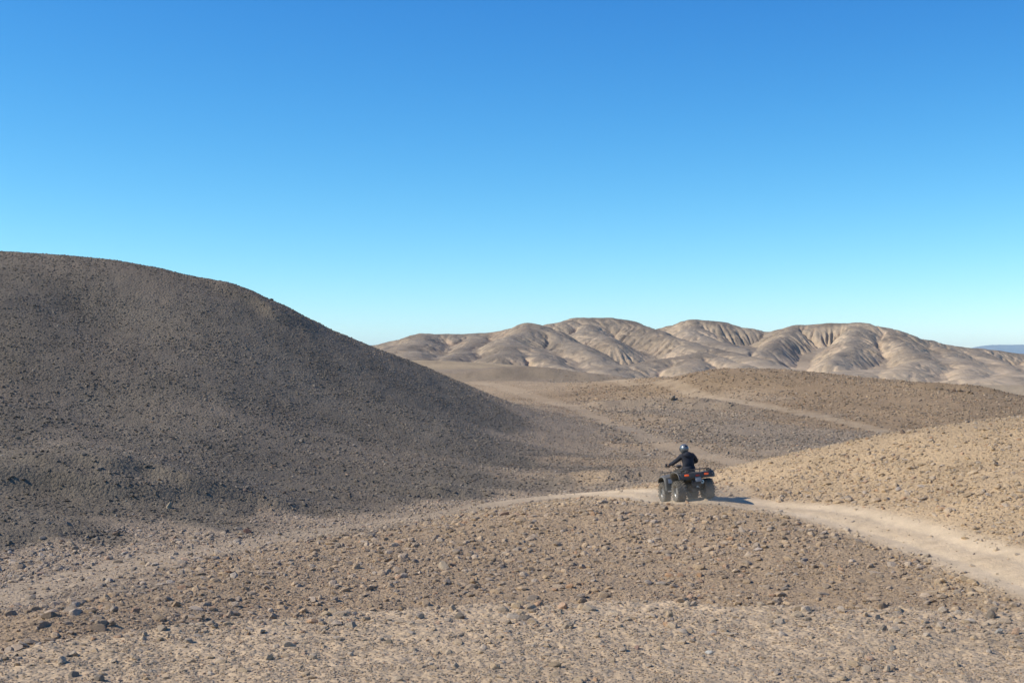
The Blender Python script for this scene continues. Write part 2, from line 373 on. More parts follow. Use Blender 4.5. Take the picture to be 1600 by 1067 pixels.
def ground_material():
    a = NT('stony desert soil')
    co = a.n('NewGeometry').outputs['Position']
    col = a.n('Attribute', attribute_name='soil').outputs['Color']
    dust = a.n('Attribute', attribute_name='dust').outputs['Fac']
    n1 = a.n('TexNoise', Scale=3.0, Detail=8.0, Roughness=0.65); a.l(co, n1.inputs['Vector'])
    n2 = a.n('TexNoise', Scale=26.0, Detail=6.0, Roughness=0.7); a.l(co, n2.inputs['Vector'])
    v1 = a.n('TexVoronoi', Scale=9.0); a.l(co, v1.inputs['Vector'])
    v2 = a.n('TexVoronoi', Scale=24.0); a.l(co, v2.inputs['Vector'])
    vary = a.math('ADD', a.math('MULTIPLY', n1.outputs['Fac'], 0.55), a.math('MULTIPLY', n2.outputs['Fac'], 0.55))
    val = a.ramp(vary, [(0.35, 0.82), (0.55, 1.0), (0.75, 1.15)])
    col = a.mix(1.0, col, val, 'MULTIPLY')
    pebble = a.ramp(v2.outputs['Color'], [(0.0, 0.78), (0.5, 1.0), (1.0, 1.2)])
    stony = a.math('SUBTRACT', 1.0, dust)
    col = a.mix(a.math('MULTIPLY', stony, 0.6), col, a.mix(1.0, col, pebble, 'MULTIPLY'))
    a.l(col, a.b.inputs['Base Color'])
    a.b.inputs['Roughness'].default_value = 0.95
    a.b.inputs['Specular IOR Level'].default_value = 0.15
    h = a.math('ADD', a.math('MULTIPLY', a.math('SUBTRACT', 1.0, v1.outputs['Distance']), 0.05), a.math('MULTIPLY', a.math('SUBTRACT', 1.0, v2.outputs['Distance']), 0.022))
    h = a.math('MULTIPLY', h, a.math('ADD', a.math('MULTIPLY', stony, 0.93), 0.07))
    h = a.math('ADD', h, a.math('MULTIPLY', n2.outputs['Fac'], 0.03))
    h = a.math('ADD', h, a.math('MULTIPLY', n1.outputs['Fac'], 0.05))
    bp = a.n('Bump', Strength=0.72, Distance=1.0); a.l(h, bp.inputs['Height']); a.l(bp.outputs[0], a.b.inputs['Normal'])
    return a.m
M_GROUND = ground_material()

# ------------------------------------------------------------------ the ground: one sheet to the horizon
TH_MAX, R0, R1 = 0.47, 7.0, 290.0
NC, NR = 720, 690
th_d = np.linspace(-TH_MAX, TH_MAX, NC)
lr_d = np.linspace(math.log(R0), math.log(R1), NR)
TH, LR = np.meshgrid(th_d, lr_d)
GX, GY = np.exp(LR) * np.sin(TH), np.exp(LR) * np.cos(TH)
GZ = height(GX, GY)
th_all = np.concatenate([th_d, np.linspace(TH_MAX, 2 * math.pi - TH_MAX, 60)[1:-1]])
lr_in = np.linspace(math.log(0.6), math.log(R0), 14)[:-1]
lr_out = np.linspace(math.log(R1), math.log(16000.0), 40)[1:]
lr_all = np.concatenate([lr_in, lr_d, lr_out])
T2, L2 = np.meshgrid(th_all, lr_all)
AX, AY = np.exp(L2) * np.sin(T2), np.exp(L2) * np.cos(T2)
AZ = np.empty_like(AX)
k0 = len(lr_in)
AZ[k0:k0 + NR, :NC] = GZ
AZ[:k0] = height(AX[:k0], AY[:k0]); AZ[k0 + NR:] = base_height(AX[k0 + NR:], AY[k0 + NR:])
AZ[k0:k0 + NR, NC:] = height(AX[k0:k0 + NR, NC:], AY[k0:k0 + NR, NC:])
me = grid_mesh('ground', AX, AY, AZ, wrap=True)
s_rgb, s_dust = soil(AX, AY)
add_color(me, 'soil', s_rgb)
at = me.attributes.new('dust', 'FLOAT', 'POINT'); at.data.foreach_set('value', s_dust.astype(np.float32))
ground = tag(link('ground', me, M_GROUND), 'stony tan and grey desert ground with rounded hills', kind='structure')

def ground_z(x, y):
    """height of the built sheet (bilinear), for setting things down"""
    x = np.asarray(x, float); y = np.asarray(y, float)
    fu = (np.arctan2(x, y) + TH_MAX) / (2 * TH_MAX) * (NC - 1)
    fv = (np.log(np.hypot(x, y)) - math.log(R0)) / (math.log(R1) - math.log(R0)) * (NR - 1)
    i = np.clip(fu.astype(int), 0, NC - 2); j = np.clip(fv.astype(int), 0, NR - 2)
    a, b = np.clip(fu - i, 0, 1), np.clip(fv - j, 0, 1)
    return (GZ[j, i] * (1 - a) + GZ[j, i + 1] * a) * (1 - b) + (GZ[j + 1, i] * (1 - a) + GZ[j + 1, i + 1] * a) * b

# ------------------------------------------------------------------ far badland hills, worn by run-off
def far_hills():
    y0, y1, x0, x1 = 520.0, 1060.0, -165.0, 445.0
    nx, ny = 840, 560
    xs = np.linspace(x0, x1, nx); ys = np.linspace(y0, y1, ny)
    X, Y = np.meshgrid(xs, ys)
    Xw = X + 7 * fbm(X / 50, Y / 50, 3, 201); Yw = Y + 7 * fbm(X / 50, Y / 50, 3, 207)
    base = -4.6 + 1.2 * fbm(X / 120, Y / 120, 3, 211)
    # crest lines and spurs: rounding, side slope, [(x, y, height) ...]
    RIDGES = [(26, 0.5, [(-97,830,13.2), (-69,810,18.1), (-50,800,22.3), (-15,820,22.9), (11,800,27.7)]),
              (14, 0.42, [(-50,800,21.9), (-51,710,12.7), (-40,630,6.1)]),
              (14, 0.4, [(-20,820,22.7), (-23,720,13.1), (-29,640,7.3)]),
              (14, 0.45, [(-69,810,17.4), (-66,700,9.4)]),
              (16, 0.48, [(11,800,27.7), (0,730,18.1), (-4,650,9.1)]),
              (16, 0.46, [(11,800,27.7), (27,745,17.4), (40,680,8.7), (46,615,1.1)]),
              (12, 0.42, [(0,730,17.8), (15,650,7.9), (22,620,3.6)]),
              (30, 0.56, [(28,900,31.7), (43,915,35.1), (60,920,35.4), (73,925,33.7)]),
              (22, 0.5, [(71,925,34.1), (93,860,22.8), (112,800,13.3), (127,740,7.7), (132,680,1.9)]),
              (16, 0.5, [(50,918,34.7), (48,860,25.1), (59,800,16.9)]),
              (20, 0.44, [(96,720,10.8), (60,670,5.6), (39,620,0.8)]),
              (14, 0.42, [(96,720,10.8), (76,650,4.1)]),
              (14, 0.4, [(96,720,10.8), (109,640,2.7)]),
              (30, 0.55, [(112,985,32.5), (126,970,35.6), (139,968,34.2)]),
              (18, 0.55, [(139,968,34.2), (156,960,29.6), (171,960,26.8)]),
              (22, 0.5, [(124,970,34.7), (122,900,21.2), (137,820,12.4)]),
              (22, 0.6, [(171,960,26.6), (184,930,30.7), (203,920,31.9), (226,910,31.8), (246,910,26.3), (269,920,20.3), (301,930,15.5), (347,940,11.3), (410,950,8.8)]),
              (16, 0.58, [(183,930,30.5), (159,860,18.5), (139,800,10.0)]),
              (14, 0.58, [(223,910,31.2), (203,850,19.5), (182,785,9.9), (164,730,5.7)]),
              (18, 0.52, [(238,910,28.8), (231,850,18.4), (226,780,8.5), (189,700,1.8)]),
              (16, 0.5, [(269,920,20.3), (261,840,11.0), (244,760,3.6), (211,670,-1.6)]),
              (16, 0.5, [(301,930,15.5), (280,820,5.0), (252,710,-2.0)]),
              (16, 0.5, [(347,940,11.3), (306,800,1.4)]),
              (25, 0.3, [(215,760,3.6), (161,700,1.5), (130,655,-0.6)]),
              (22, 0.3, [(259,720,0.1), (220,660,-2.1)])]
    k = 1.3
    acc = np.exp(k * base)
    for rnd, slope, pts in RIDGES:
        best = np.full(X.shape, -1e3)
        for (ax, ay, az), (bx, by, bz) in zip(pts[:-1], pts[1:]):
            ex, ey = bx - ax, by - ay
            t = np.clip(((Xw - ax) * ex + (Yw - ay) * ey) / (ex * ex + ey * ey), 0, 1)
            d = np.hypot(Xw - ax - t * ex, Yw - ay - t * ey)
            zz = az + (bz - az) * t - 1.75 * slope * (np.sqrt(d * d + rnd * rnd) - rnd)
            best = np.maximum(best, zz)
        acc = acc + np.exp(k * np.maximum(best, -40))
    Z = np.log(acc) / k
    Z0 = Z.copy()
    Z += 0.30 * fbm(X / 5, Y / 5, 3, 221) + 0.5 * fbm(X / 20, Y / 20, 2, 225)
    # droplets run downhill in batches, cutting rills and leaving fans
    cxs, cys = (x1 - x0) / (nx - 1), (y1 - y0) / (ny - 1)
    r = np.random.default_rng(5)
    # bowls and flanks where the clay washes out easily: x, y, half-width, half-depth, how much
    soft = np.full(X.shape, 0.17)
    for bx, by, bw, bd, amt in [(189, 865, 26, 50, 0.75), (156, 890, 22, 50, 0.75), (208, 850, 16, 45, 0.7), (235, 830, 26, 45, 0.8), (279, 850, 26, 50, 0.8), (310, 860, 20, 50, 0.7), (47, 800, 30, 40, 0.9), (17, 745, 18, 35, 0.8), (-2, 745, 16, 35, 0.6), (62, 860, 14, 35, 0.5), (90, 830, 20, 35, 0.6), (-33, 730, 26, 40, 0.35), (-52, 720, 18, 40, 0.4), (90, 690, 25, 30, 0.5), (61, 680, 25, 30, 0.4)]:
        soft = np.maximum(soft, amt * np.exp(-((X - bx) / bw) ** 2 - ((Y - by) / bd) ** 2))
    soft = soft * np.clip(0.8 + 1.2 * fbm(X / 18, Y / 18, 3, 291), 0.2, 1.3)
    for batch in range(52):
        n = 11000
        px = r.uniform(2, nx - 3, n); py = r.uniform(2, (ny - 3) * 0.9, n)
        hh = Z[py.astype(int), px.astype(int)]
        ok = hh > 1.0 + 6 * r.random(n)
        px, py = px[ok], py[ok]; n = len(px)
        dx = np.zeros(n); dy = np.zeros(n); sp = np.ones(n) * 0.7; wt = np.ones(n); sd = np.zeros(n)
        for step in range(80):
            young = min(1.0, 0.15 + step / 38.0)
            i = px.astype(int); j = py.astype(int); a = px - i; b = py - j
            z00, z10, z01, z11 = Z[j, i], Z[j, i + 1], Z[j + 1, i], Z[j + 1, i + 1]
            gx = ((z10 - z00) * (1 - b) + (z11 - z01) * b) / cxs; gy = ((z01 - z00) * (1 - a) + (z11 - z10) * a) / cys
            h0 = z00 * (1 - a) * (1 - b) + z10 * a * (1 - b) + z01 * (1 - a) * b + z11 * a * b
            dx = dx * 0.12 - gx * 0.88; dy = dy * 0.12 - gy * 0.88
            L = np.hypot(dx, dy) + 1e-6; dx /= L; dy /= L
            qx = np.clip(px + dx * 0.95 / cxs, 1, nx - 3); qy = np.clip(py + dy * 0.95 / cys, 1, ny - 3)
            i2 = qx.astype(int); j2 = qy.astype(int); a2 = qx - i2; b2 = qy - j2
            h1 = Z[j2, i2] * (1 - a2) * (1 - b2) + Z[j2, i2 + 1] * a2 * (1 - b2) + Z[j2 + 1, i2] * (1 - a2) * b2 + Z[j2 + 1, i2 + 1] * a2 * b2
            dh = h1 - h0
            cap = np.maximum(-dh, 0.005) * sp * wt * 1.1
            dep = np.where((sd > cap) | (dh > 0), np.where(dh > 0, np.minimum(dh, sd), (sd - cap) * 0.04), 0)
            ero = np.where((sd <= cap) & (dh < 0), np.minimum((cap - sd) * 0.24 * young * soft[j, i], -dh * 0.8), 0)
            ch = dep - ero
            sd = sd - ch
            for jj, ii, ww in ((j, i, (1 - a) * (1 - b)), (j, i + 1, a * (1 - b)), (j + 1, i, (1 - a) * b), (j + 1, i + 1, a * b)):
                np.add.at(Z, (jj, ii), ch * ww)
            sp = np.sqrt(np.clip(sp * sp - dh * 1.6, 0.05, 9)); wt = wt * 0.985
            px, py = qx, qy
        if batch % 6 == 5:
            Z[1:-1, 1:-1] += 0.025 * (Z[:-2, 1:-1] + Z[2:, 1:-1] + Z[1:-1, :-2] + Z[1:-1, 2:] - 4 * Z[1:-1, 1:-1])
    gy_, gx_ = np.gradient(Z, cys, cxs)
    st = sstep(0.10, 0.45, np.hypot(gx_, gy_))
    wob = 2.5 * fbm(X / 20, Y / 20, 2, 295)
    Z -= st * (1.1 * np.clip(0.16 - np.abs(noise2((X + wob) / 9, (Y + wob) / 16, 296)), 0, 1) * 4 + 0.5 * np.clip(0.16 - np.abs(noise2((X + wob) / 4, (Y - wob) / 8, 297)), 0, 1) * 4 + 0.25 * np.abs(fbm(X / 3, Y / 4, 3, 298)))
    cut = Z0 - Z
    edge = np.minimum(np.minimum(X - x0, x1 - X) / 25, np.minimum(Y - y0, y1 - Y) / 30)
    Z -= 6.0 * (1 - np.clip(edge, 0, 1))
    me = grid_mesh('far_hills', X, Y, Z)
    gy_, gx_ = np.gradient(Z, cys, cxs)
    lap = np.zeros_like(Z); lap[1:-1, 1:-1] = Z[:-2, 1:-1] + Z[2:, 1:-1] + Z[1:-1, :-2] + Z[1:-1, 2:] - 4 * Z[1:-1, 1:-1]
    steep = np.hypot(gx_, gy_)
    crust = np.array((0.20, 0.150, 0.102)); pale = np.array((0.44, 0.322, 0.205)); grey = np.array((0.265, 0.205, 0.143)); rust = np.array((0.35, 0.235, 0.150))
    worn = sstep(0.05, 0.7, cut + 0.5 * fbm(X / 14, Y / 14, 3, 231)) * sstep(0.15, 0.5, steep)
    worn = np.clip(worn + 0.55 * sstep(0.35, 0.8, soft + 0.35 * fbm(X / 12, Y / 12, 3, 235)) * sstep(0.12, 0.35, steep) * sstep(26, 10, Z), 0, 1)
    low = sstep(14, -1, Z + 6 * fbm(X / 45, Y / 45, 3, 241)) * sstep(0, 180, X + 40)
    c = crust + (grey - crust) * np.clip(0.5 + 0.9 * fbm(X / 50, Y / 50, 3, 251), 0, 1)[..., None]
    c = c + (pale - c) * np.clip(0.9 * worn * np.clip(0.75 + 1.2 * fbm(X / 60, Y / 60, 2, 281), 0.15, 1) + 0.75 * low, 0, 1)[..., None]
    rs = sstep(0.15, 0.5, fbm(X / 35, Y / 35, 3, 261)) * worn * 0.6
    c = c + (rust - c) * rs[..., None]
    c = c * 1.1 * (1 + 0.22 * fbm(X / 9, Y / 9, 4, 271) + 0.25 * fbm(X / 35, Y / 35, 3, 275))[..., None]
    add_color(me, 'soil', np.clip(c, 0.02, 0.8).reshape(-1, 3))
    m = NT('badland clay')
    co = m.n('NewGeometry').outputs['Position']
    col = m.n('Attribute', attribute_name='soil').outputs['Color']
    n1 = m.n('TexNoise', Scale=0.25, Detail=9.0, Roughness=0.75); m.l(co, n1.inputs['Vector'])
    col = m.mix(1.0, col, m.ramp(n1.outputs['Fac'], [(0.3, 0.8), (0.7, 1.18)]), 'MULTIPLY')
    m.l(col, m.b.inputs['Base Color']); m.b.inputs['Roughness'].default_value = 0.95; m.b.inputs['Specular IOR Level'].default_value = 0.1
    bp = m.n('Bump', Strength=0.7, Distance=1.0); m.l(m.math('MULTIPLY', n1.outputs['Fac'], 1.6), bp.inputs['Height']); m.l(bp.outputs[0], m.b.inputs['Normal'])
    return tag(link('far_hills', me, m.m), 'rounded grey and tan gullied hills on the horizon', kind='structure')
far_hills()

# ------------------------------------------------------------------ distant mountains
def mountain_material():
    m = NT('haze-paled mountain rock')
    co = m.n('NewGeometry').outputs['Position']
    n1 = m.n('TexNoise', Scale=0.012, Detail=8.0, Roughness=0.6); m.l(co, n1.inputs['Vector'])
    m.l(m.ramp(n1.outputs['Fac'], [(0.3, (0.19, 0.185, 0.19)), (0.7, (0.28, 0.265, 0.26))]), m.b.inputs['Base Color'])  # grey rock, paled to paint in some of the distance haze
    m.b.inputs['Roughness'].default_value = 1.0
    return m.m
M_MOUNT = mountain_material()
def mountain(name, label, x0, x1, yc, profile):
    xs = np.linspace(x0, x1, 160); ys = np.linspace(yc - 1100, yc + 1100, 46)
    X, Y = np.meshgrid(xs, ys)
    top = np.interp(X + 120 * noise2(X / 500, Y / 500, 301), [p[0] for p in profile], [p[1] for p in profile])
    d = np.abs(Y - yc + 220 * noise2(X / 700, Y / 700, 305)) / 1000
    Z = -8 + (top + 8) * np.clip(1 - d ** 1.3, 0, 1) * (1 + 0.14 * fbm(X / 160, Y / 160, 4, 311) * np.clip(d * 4, 0, 1))
    return tag(link(name, grid_mesh(name, X, Y, Z), M_MOUNT), label, kind='structure')
mountain('distant_mountain', 'pale blue mountain on the horizon at the far right', 3700, 8200, 14500,
         [(3700, -8), (4350, 100), (4560, 148), (4720, 188), (4830, 207), (5150, 211), (5640, 216), (6770, 236), (8200, 30)])
mountain('distant_mountain', 'faint blue mountain tip behind the dark hill', -4200, -840, 14500,
         [(-4200, 0), (-2740, 236), (-1770, 222), (-1550, 214), (-1385, 203), (-1225, 95), (-840, -8)])

# ------------------------------------------------------------------ stones
def stone_material(name, instanced):
    a = NT(name)
    if instanced:
        col = a.n('Attribute', attribute_name='tint', attribute_type='INSTANCER').outputs['Color']
    else:
        col = a.n('ObjectInfo').outputs['Color']
    co = a.n('TexCoord').outputs['Object']
    n1 = a.n('TexNoise', Scale=2.2, Detail=6.0, Roughness=0.65); a.l(co, n1.inputs['Vector'])
    n2 = a.n('TexNoise', Scale=9.0, Detail=5.0, Roughness=0.7); a.l(co, n2.inputs['Vector'])
    v = a.math('ADD', a.math('MULTIPLY', n1.outputs['Fac'], 0.6), a.math('MULTIPLY', n2.outputs['Fac'], 0.4))
    a.l(a.mix(1.0, col, a.ramp(v, [(0.3, 0.72), (0.5, 1.0), (0.72, 1.2)]), 'MULTIPLY'), a.b.inputs['Base Color'])
    a.b.inputs['Roughness'].default_value = 0.9; a.b.inputs['Specular IOR Level'].default_value = 0.25
    bp = a.n('Bump', Strength=0.6, Distance=0.15); a.l(n2.outputs['Fac'], bp.inputs['Height']); a.l(bp.outputs[0], a.b.inputs['Normal'])
    return a.m
M_STONE_I = stone_material('desert stone chips', True)
M_STONE = stone_material('desert stone', False)

def stone_mesh(name, seed, subdiv, flat, chops):
    r = random.Random(seed)
    bm = bmesh.new()
    bmesh.ops.create_icosphere(bm, subdivisions=subdiv, radius=1.0)
    ph = [r.uniform(0, 9) for _ in range(6)]
    sx, sy = r.uniform(0.85, 1.25), r.uniform(0.75, 1.0)
    planes = []
    for _ in range(chops):
        n = Vector((r.gauss(0, 1), r.gauss(0, 1), r.gauss(0.2, 0.8))).normalized()
        planes.append((n, r.uniform(0.45, 0.8)))
    for v in bm.verts:
        p = v.co.copy()
        f = 1 + 0.13 * math.sin(2.1 * p.x + ph[0]) * math.sin(2.3 * p.y + ph[1]) + 0.10 * math.sin(3.7 * p.z + ph[2] + 2 * p.x) + r.uniform(-0.05, 0.05)
        p *= f
        for n, d in planes:
            k = p.dot(n) - d
            if k > 0: p -= n * k * 0.92
        v.co = (p.x * sx, p.y * sy, p.z * flat)
    me = bpy.data.meshes.new(name)
    bm.to_mesh(me); bm.free()
    return me

CHIP_N = 12
chips = bpy.data.collections.new('stone_chips')
for i in range(CHIP_N):
    me = stone_mesh('stone_chip', 100 + i, 2 if i % 3 else 1, random.uniform(0.5, 0.85), 5)
    me.materials.append(M_STONE_I)
    o = bpy.data.objects.new('stone_chip_%02d' % i, me)
    chips.objects.link(o)

def scatter(n, seed):
    r = np.random.default_rng(seed)
    u = r.uniform(-0.43, 0.43, n); v = r.uniform(math.log(7.6), math.log(210.0), n)
    R = np.exp(v); x, y = R * np.sin(u), R * np.cos(u)
    tr = np.minimum(np.minimum(track_dist(x, y, 'main') / 1.25, track_dist(x, y, 'valley') / 1.0), track_dist(x, y, 'slope') / 1.0)
    patch = fbm(x / R * 22, v * 22, 3, 401)
    keep = (0.03 + 0.97 * sstep(0.55, 1.35, tr + 0.35 * patch)) * np.clip(0.62 + 0.9 * patch, 0.12, 1)
    keep *= np.where(R < 13, 0.6, 1.0)
    keep = np.minimum(1.0, keep * (1 + 0.8 * np.exp(-((tr - 1.25) / 0.25) ** 2)))      # stones pushed aside along the tracks
    keep = np.where((x < -1) & (y < 60), np.maximum(keep, 0.2), keep)                       # the disused stretch is stony
    ang = (0.95 + r.pareto(2.5, n) * 1.0) / 2222.0           # half-size as seen: a px or two, a few much larger
    ang = ang * np.where((R > 22) & (R < 46) & (x > -14), 1.28, np.where((R > 10.8) & (R < 12.6), 1.35, 1.0))      # coarse rubble on the mound, a windrow along the gravel edge
    rad = np.clip(ang * R, 0.010, np.where(R < 10.8, 0.045, np.where(R < 13, 0.065, np.where(R < 44, 0.125, np.where(R < 62, 0.085, np.where(R < 72, 0.07, np.where(x < 5, 0.055, 0.12)))))))
    keep *= np.where(R > 120, 0.5, 1.0)
    m = r.random(n) < keep
    return x[m], y[m], rad[m]

def stone_tint(x, y, seed):
    r = np.random.default_rng(seed)
    rgb, dust = soil(np.asarray(x), np.asarray(y))
    n = len(rgb)
    val = np.exp(r.normal(0.08, 0.20, n))[:, None]
    rgb = rgb * val
    g = rgb.mean(1, keepdims=True)
    t = np.clip(r.normal(0.22, 0.22, n), 0.0, 0.7)[:, None]
    rgb = rgb + (g * np.array([[1.16, 0.97, 0.78]]) - rgb) * t
    red = (r.random(n) < 0.05)[:, None]
    rgb = np.where(red, rgb * np.array([[1.06, 0.9, 0.82]]), rgb)
    xx, yy = np.asarray(x), np.asarray(y)
    rgb = rgb * np.where((yy > 40) & (xx < 2), 1.22, np.where(yy < 13, 1.12, np.where(yy < 46, 1.24, 1.08)))[:, None]      # whole stones paler than their soil, by area
    top = rgb.max(1, keepdims=True)
    return np.clip(rgb * np.minimum(1.0, 0.56 / top), 0.03, 0.75)

# only stones that can be seen from about here (a step to the side included) are laid out one by one
_el = (GZ - CAM_Z) / np.exp(LR)
_run = np.maximum.accumulate(_el, axis=0)
_lee = (_el - _run)                     # < 0 where a nearer crest hides the ground
NSTONES = 680000
sx_, sy_, sr_ = scatter(NSTONES, 31)
_i = np.clip(((np.arctan2(sx_, sy_) + TH_MAX) / (2 * TH_MAX) * (NC - 1)).astype(int), 0, NC - 1)
_j = np.clip(((np.log(np.hypot(sx_, sy_)) - math.log(R0)) / (math.log(R1) - math.log(R0)) * (NR - 1)).astype(int), 0, NR - 1)
_m = _lee[_j, _i] > -0.012
sx_, sy_, sr_ = sx_[_m], sy_[_m], sr_[_m]
# the biggest, as seen, become stones of their own further down
_vis = (np.abs(sx_ / sy_) < 0.355) & (sy_ < 55)
BIG = np.argsort(-(sr_ / np.hypot(sx_, sy_)) * _vis)[:135]
BIG_STONES = [(float(sx_[k]), float(sy_[k]), float(sr_[k])) for k in BIG]
_m = np.ones(len(sx_), bool); _m[BIG] = False
sx_, sy_, sr_ = sx_[_m], sy_[_m], sr_[_m]
print('strewn stones', len(sx_))
sz_ = ground_z(sx_, sy_) + sr_ * 0.12
n = len(sx_)
me = bpy.data.meshes.new('rubble')
me.vertices.add(n)
me.vertices.foreach_set('co', np.stack([sx_, sy_, sz_], 1).astype(np.float32).ravel())
rot = np.stack([rng.normal(0, 0.28, n), rng.normal(0, 0.28, n), rng.uniform(0, 6.283, n)], 1)
scl = sr_[:, None] * np.stack([rng.uniform(0.8, 1.3, n), rng.uniform(0.8, 1.2, n), rng.uniform(0.7, 1.1, n)], 1)
for nm, arr, ty, key in (('rot', rot, 'FLOAT_VECTOR', 'vector'), ('scl', scl, 'FLOAT_VECTOR', 'vector')):
    at = me.attributes.new(nm, ty, 'POINT'); at.data.foreach_set(key, arr.astype(np.float32).ravel())
at = me.attributes.new('pick', 'INT', 'POINT'); at.data.foreach_set('value', rng.integers(0, CHIP_N, n).astype(np.int32))
add_color(me, 'tint', stone_tint(sx_, sy_, 41))
rubble = tag(link('rubble', me), 'loose stones and gravel strewn over the desert ground', 'rubble', kind='stuff')
gn = bpy.data.node_groups.new('strewn stones', 'GeometryNodeTree')
gn.interface.new_socket('Geometry', in_out='INPUT', socket_type='NodeSocketGeometry')
gn.interface.new_socket('Geometry', in_out='OUTPUT', socket_type='NodeSocketGeometry')
g_in = gn.nodes.new('NodeGroupInput'); g_out = gn.nodes.new('NodeGroupOutput')
ip = gn.nodes.new('GeometryNodeInstanceOnPoints')
ci = gn.nodes.new('GeometryNodeCollectionInfo')
ci.inputs['Collection'].default_value = chips
ci.inputs['Separate Children'].default_value = True
ci.inputs['Reset Children'].default_value = True
def gattr(nm, dt):
    a = gn.nodes.new('GeometryNodeInputNamedAttribute'); a.data_type = dt; a.inputs['Name'].default_value = nm
    return [s for s in a.outputs if s.enabled and s.name == 'Attribute'][0]
e2r = gn.nodes.new('FunctionNodeEulerToRotation')
gn.links.new(g_in.outputs[0], ip.inputs['Points'])
gn.links.new(ci.outputs[0], ip.inputs['Instance'])
ip.inputs['Pick Instance'].default_value = True
gn.links.new(gattr('pick', 'INT'), ip.inputs['Instance Index'])
gn.links.new(gattr('rot', 'FLOAT_VECTOR'), e2r.inputs[0])
gn.links.new(e2r.outputs[0], ip.inputs['Rotation'])
gn.links.new(gattr('scl', 'FLOAT_VECTOR'), ip.inputs['Scale'])
gn.links.new(ip.outputs[0], g_out.inputs[0])
md = rubble.modifiers.new('stones', 'NODES'); md.node_group = gn

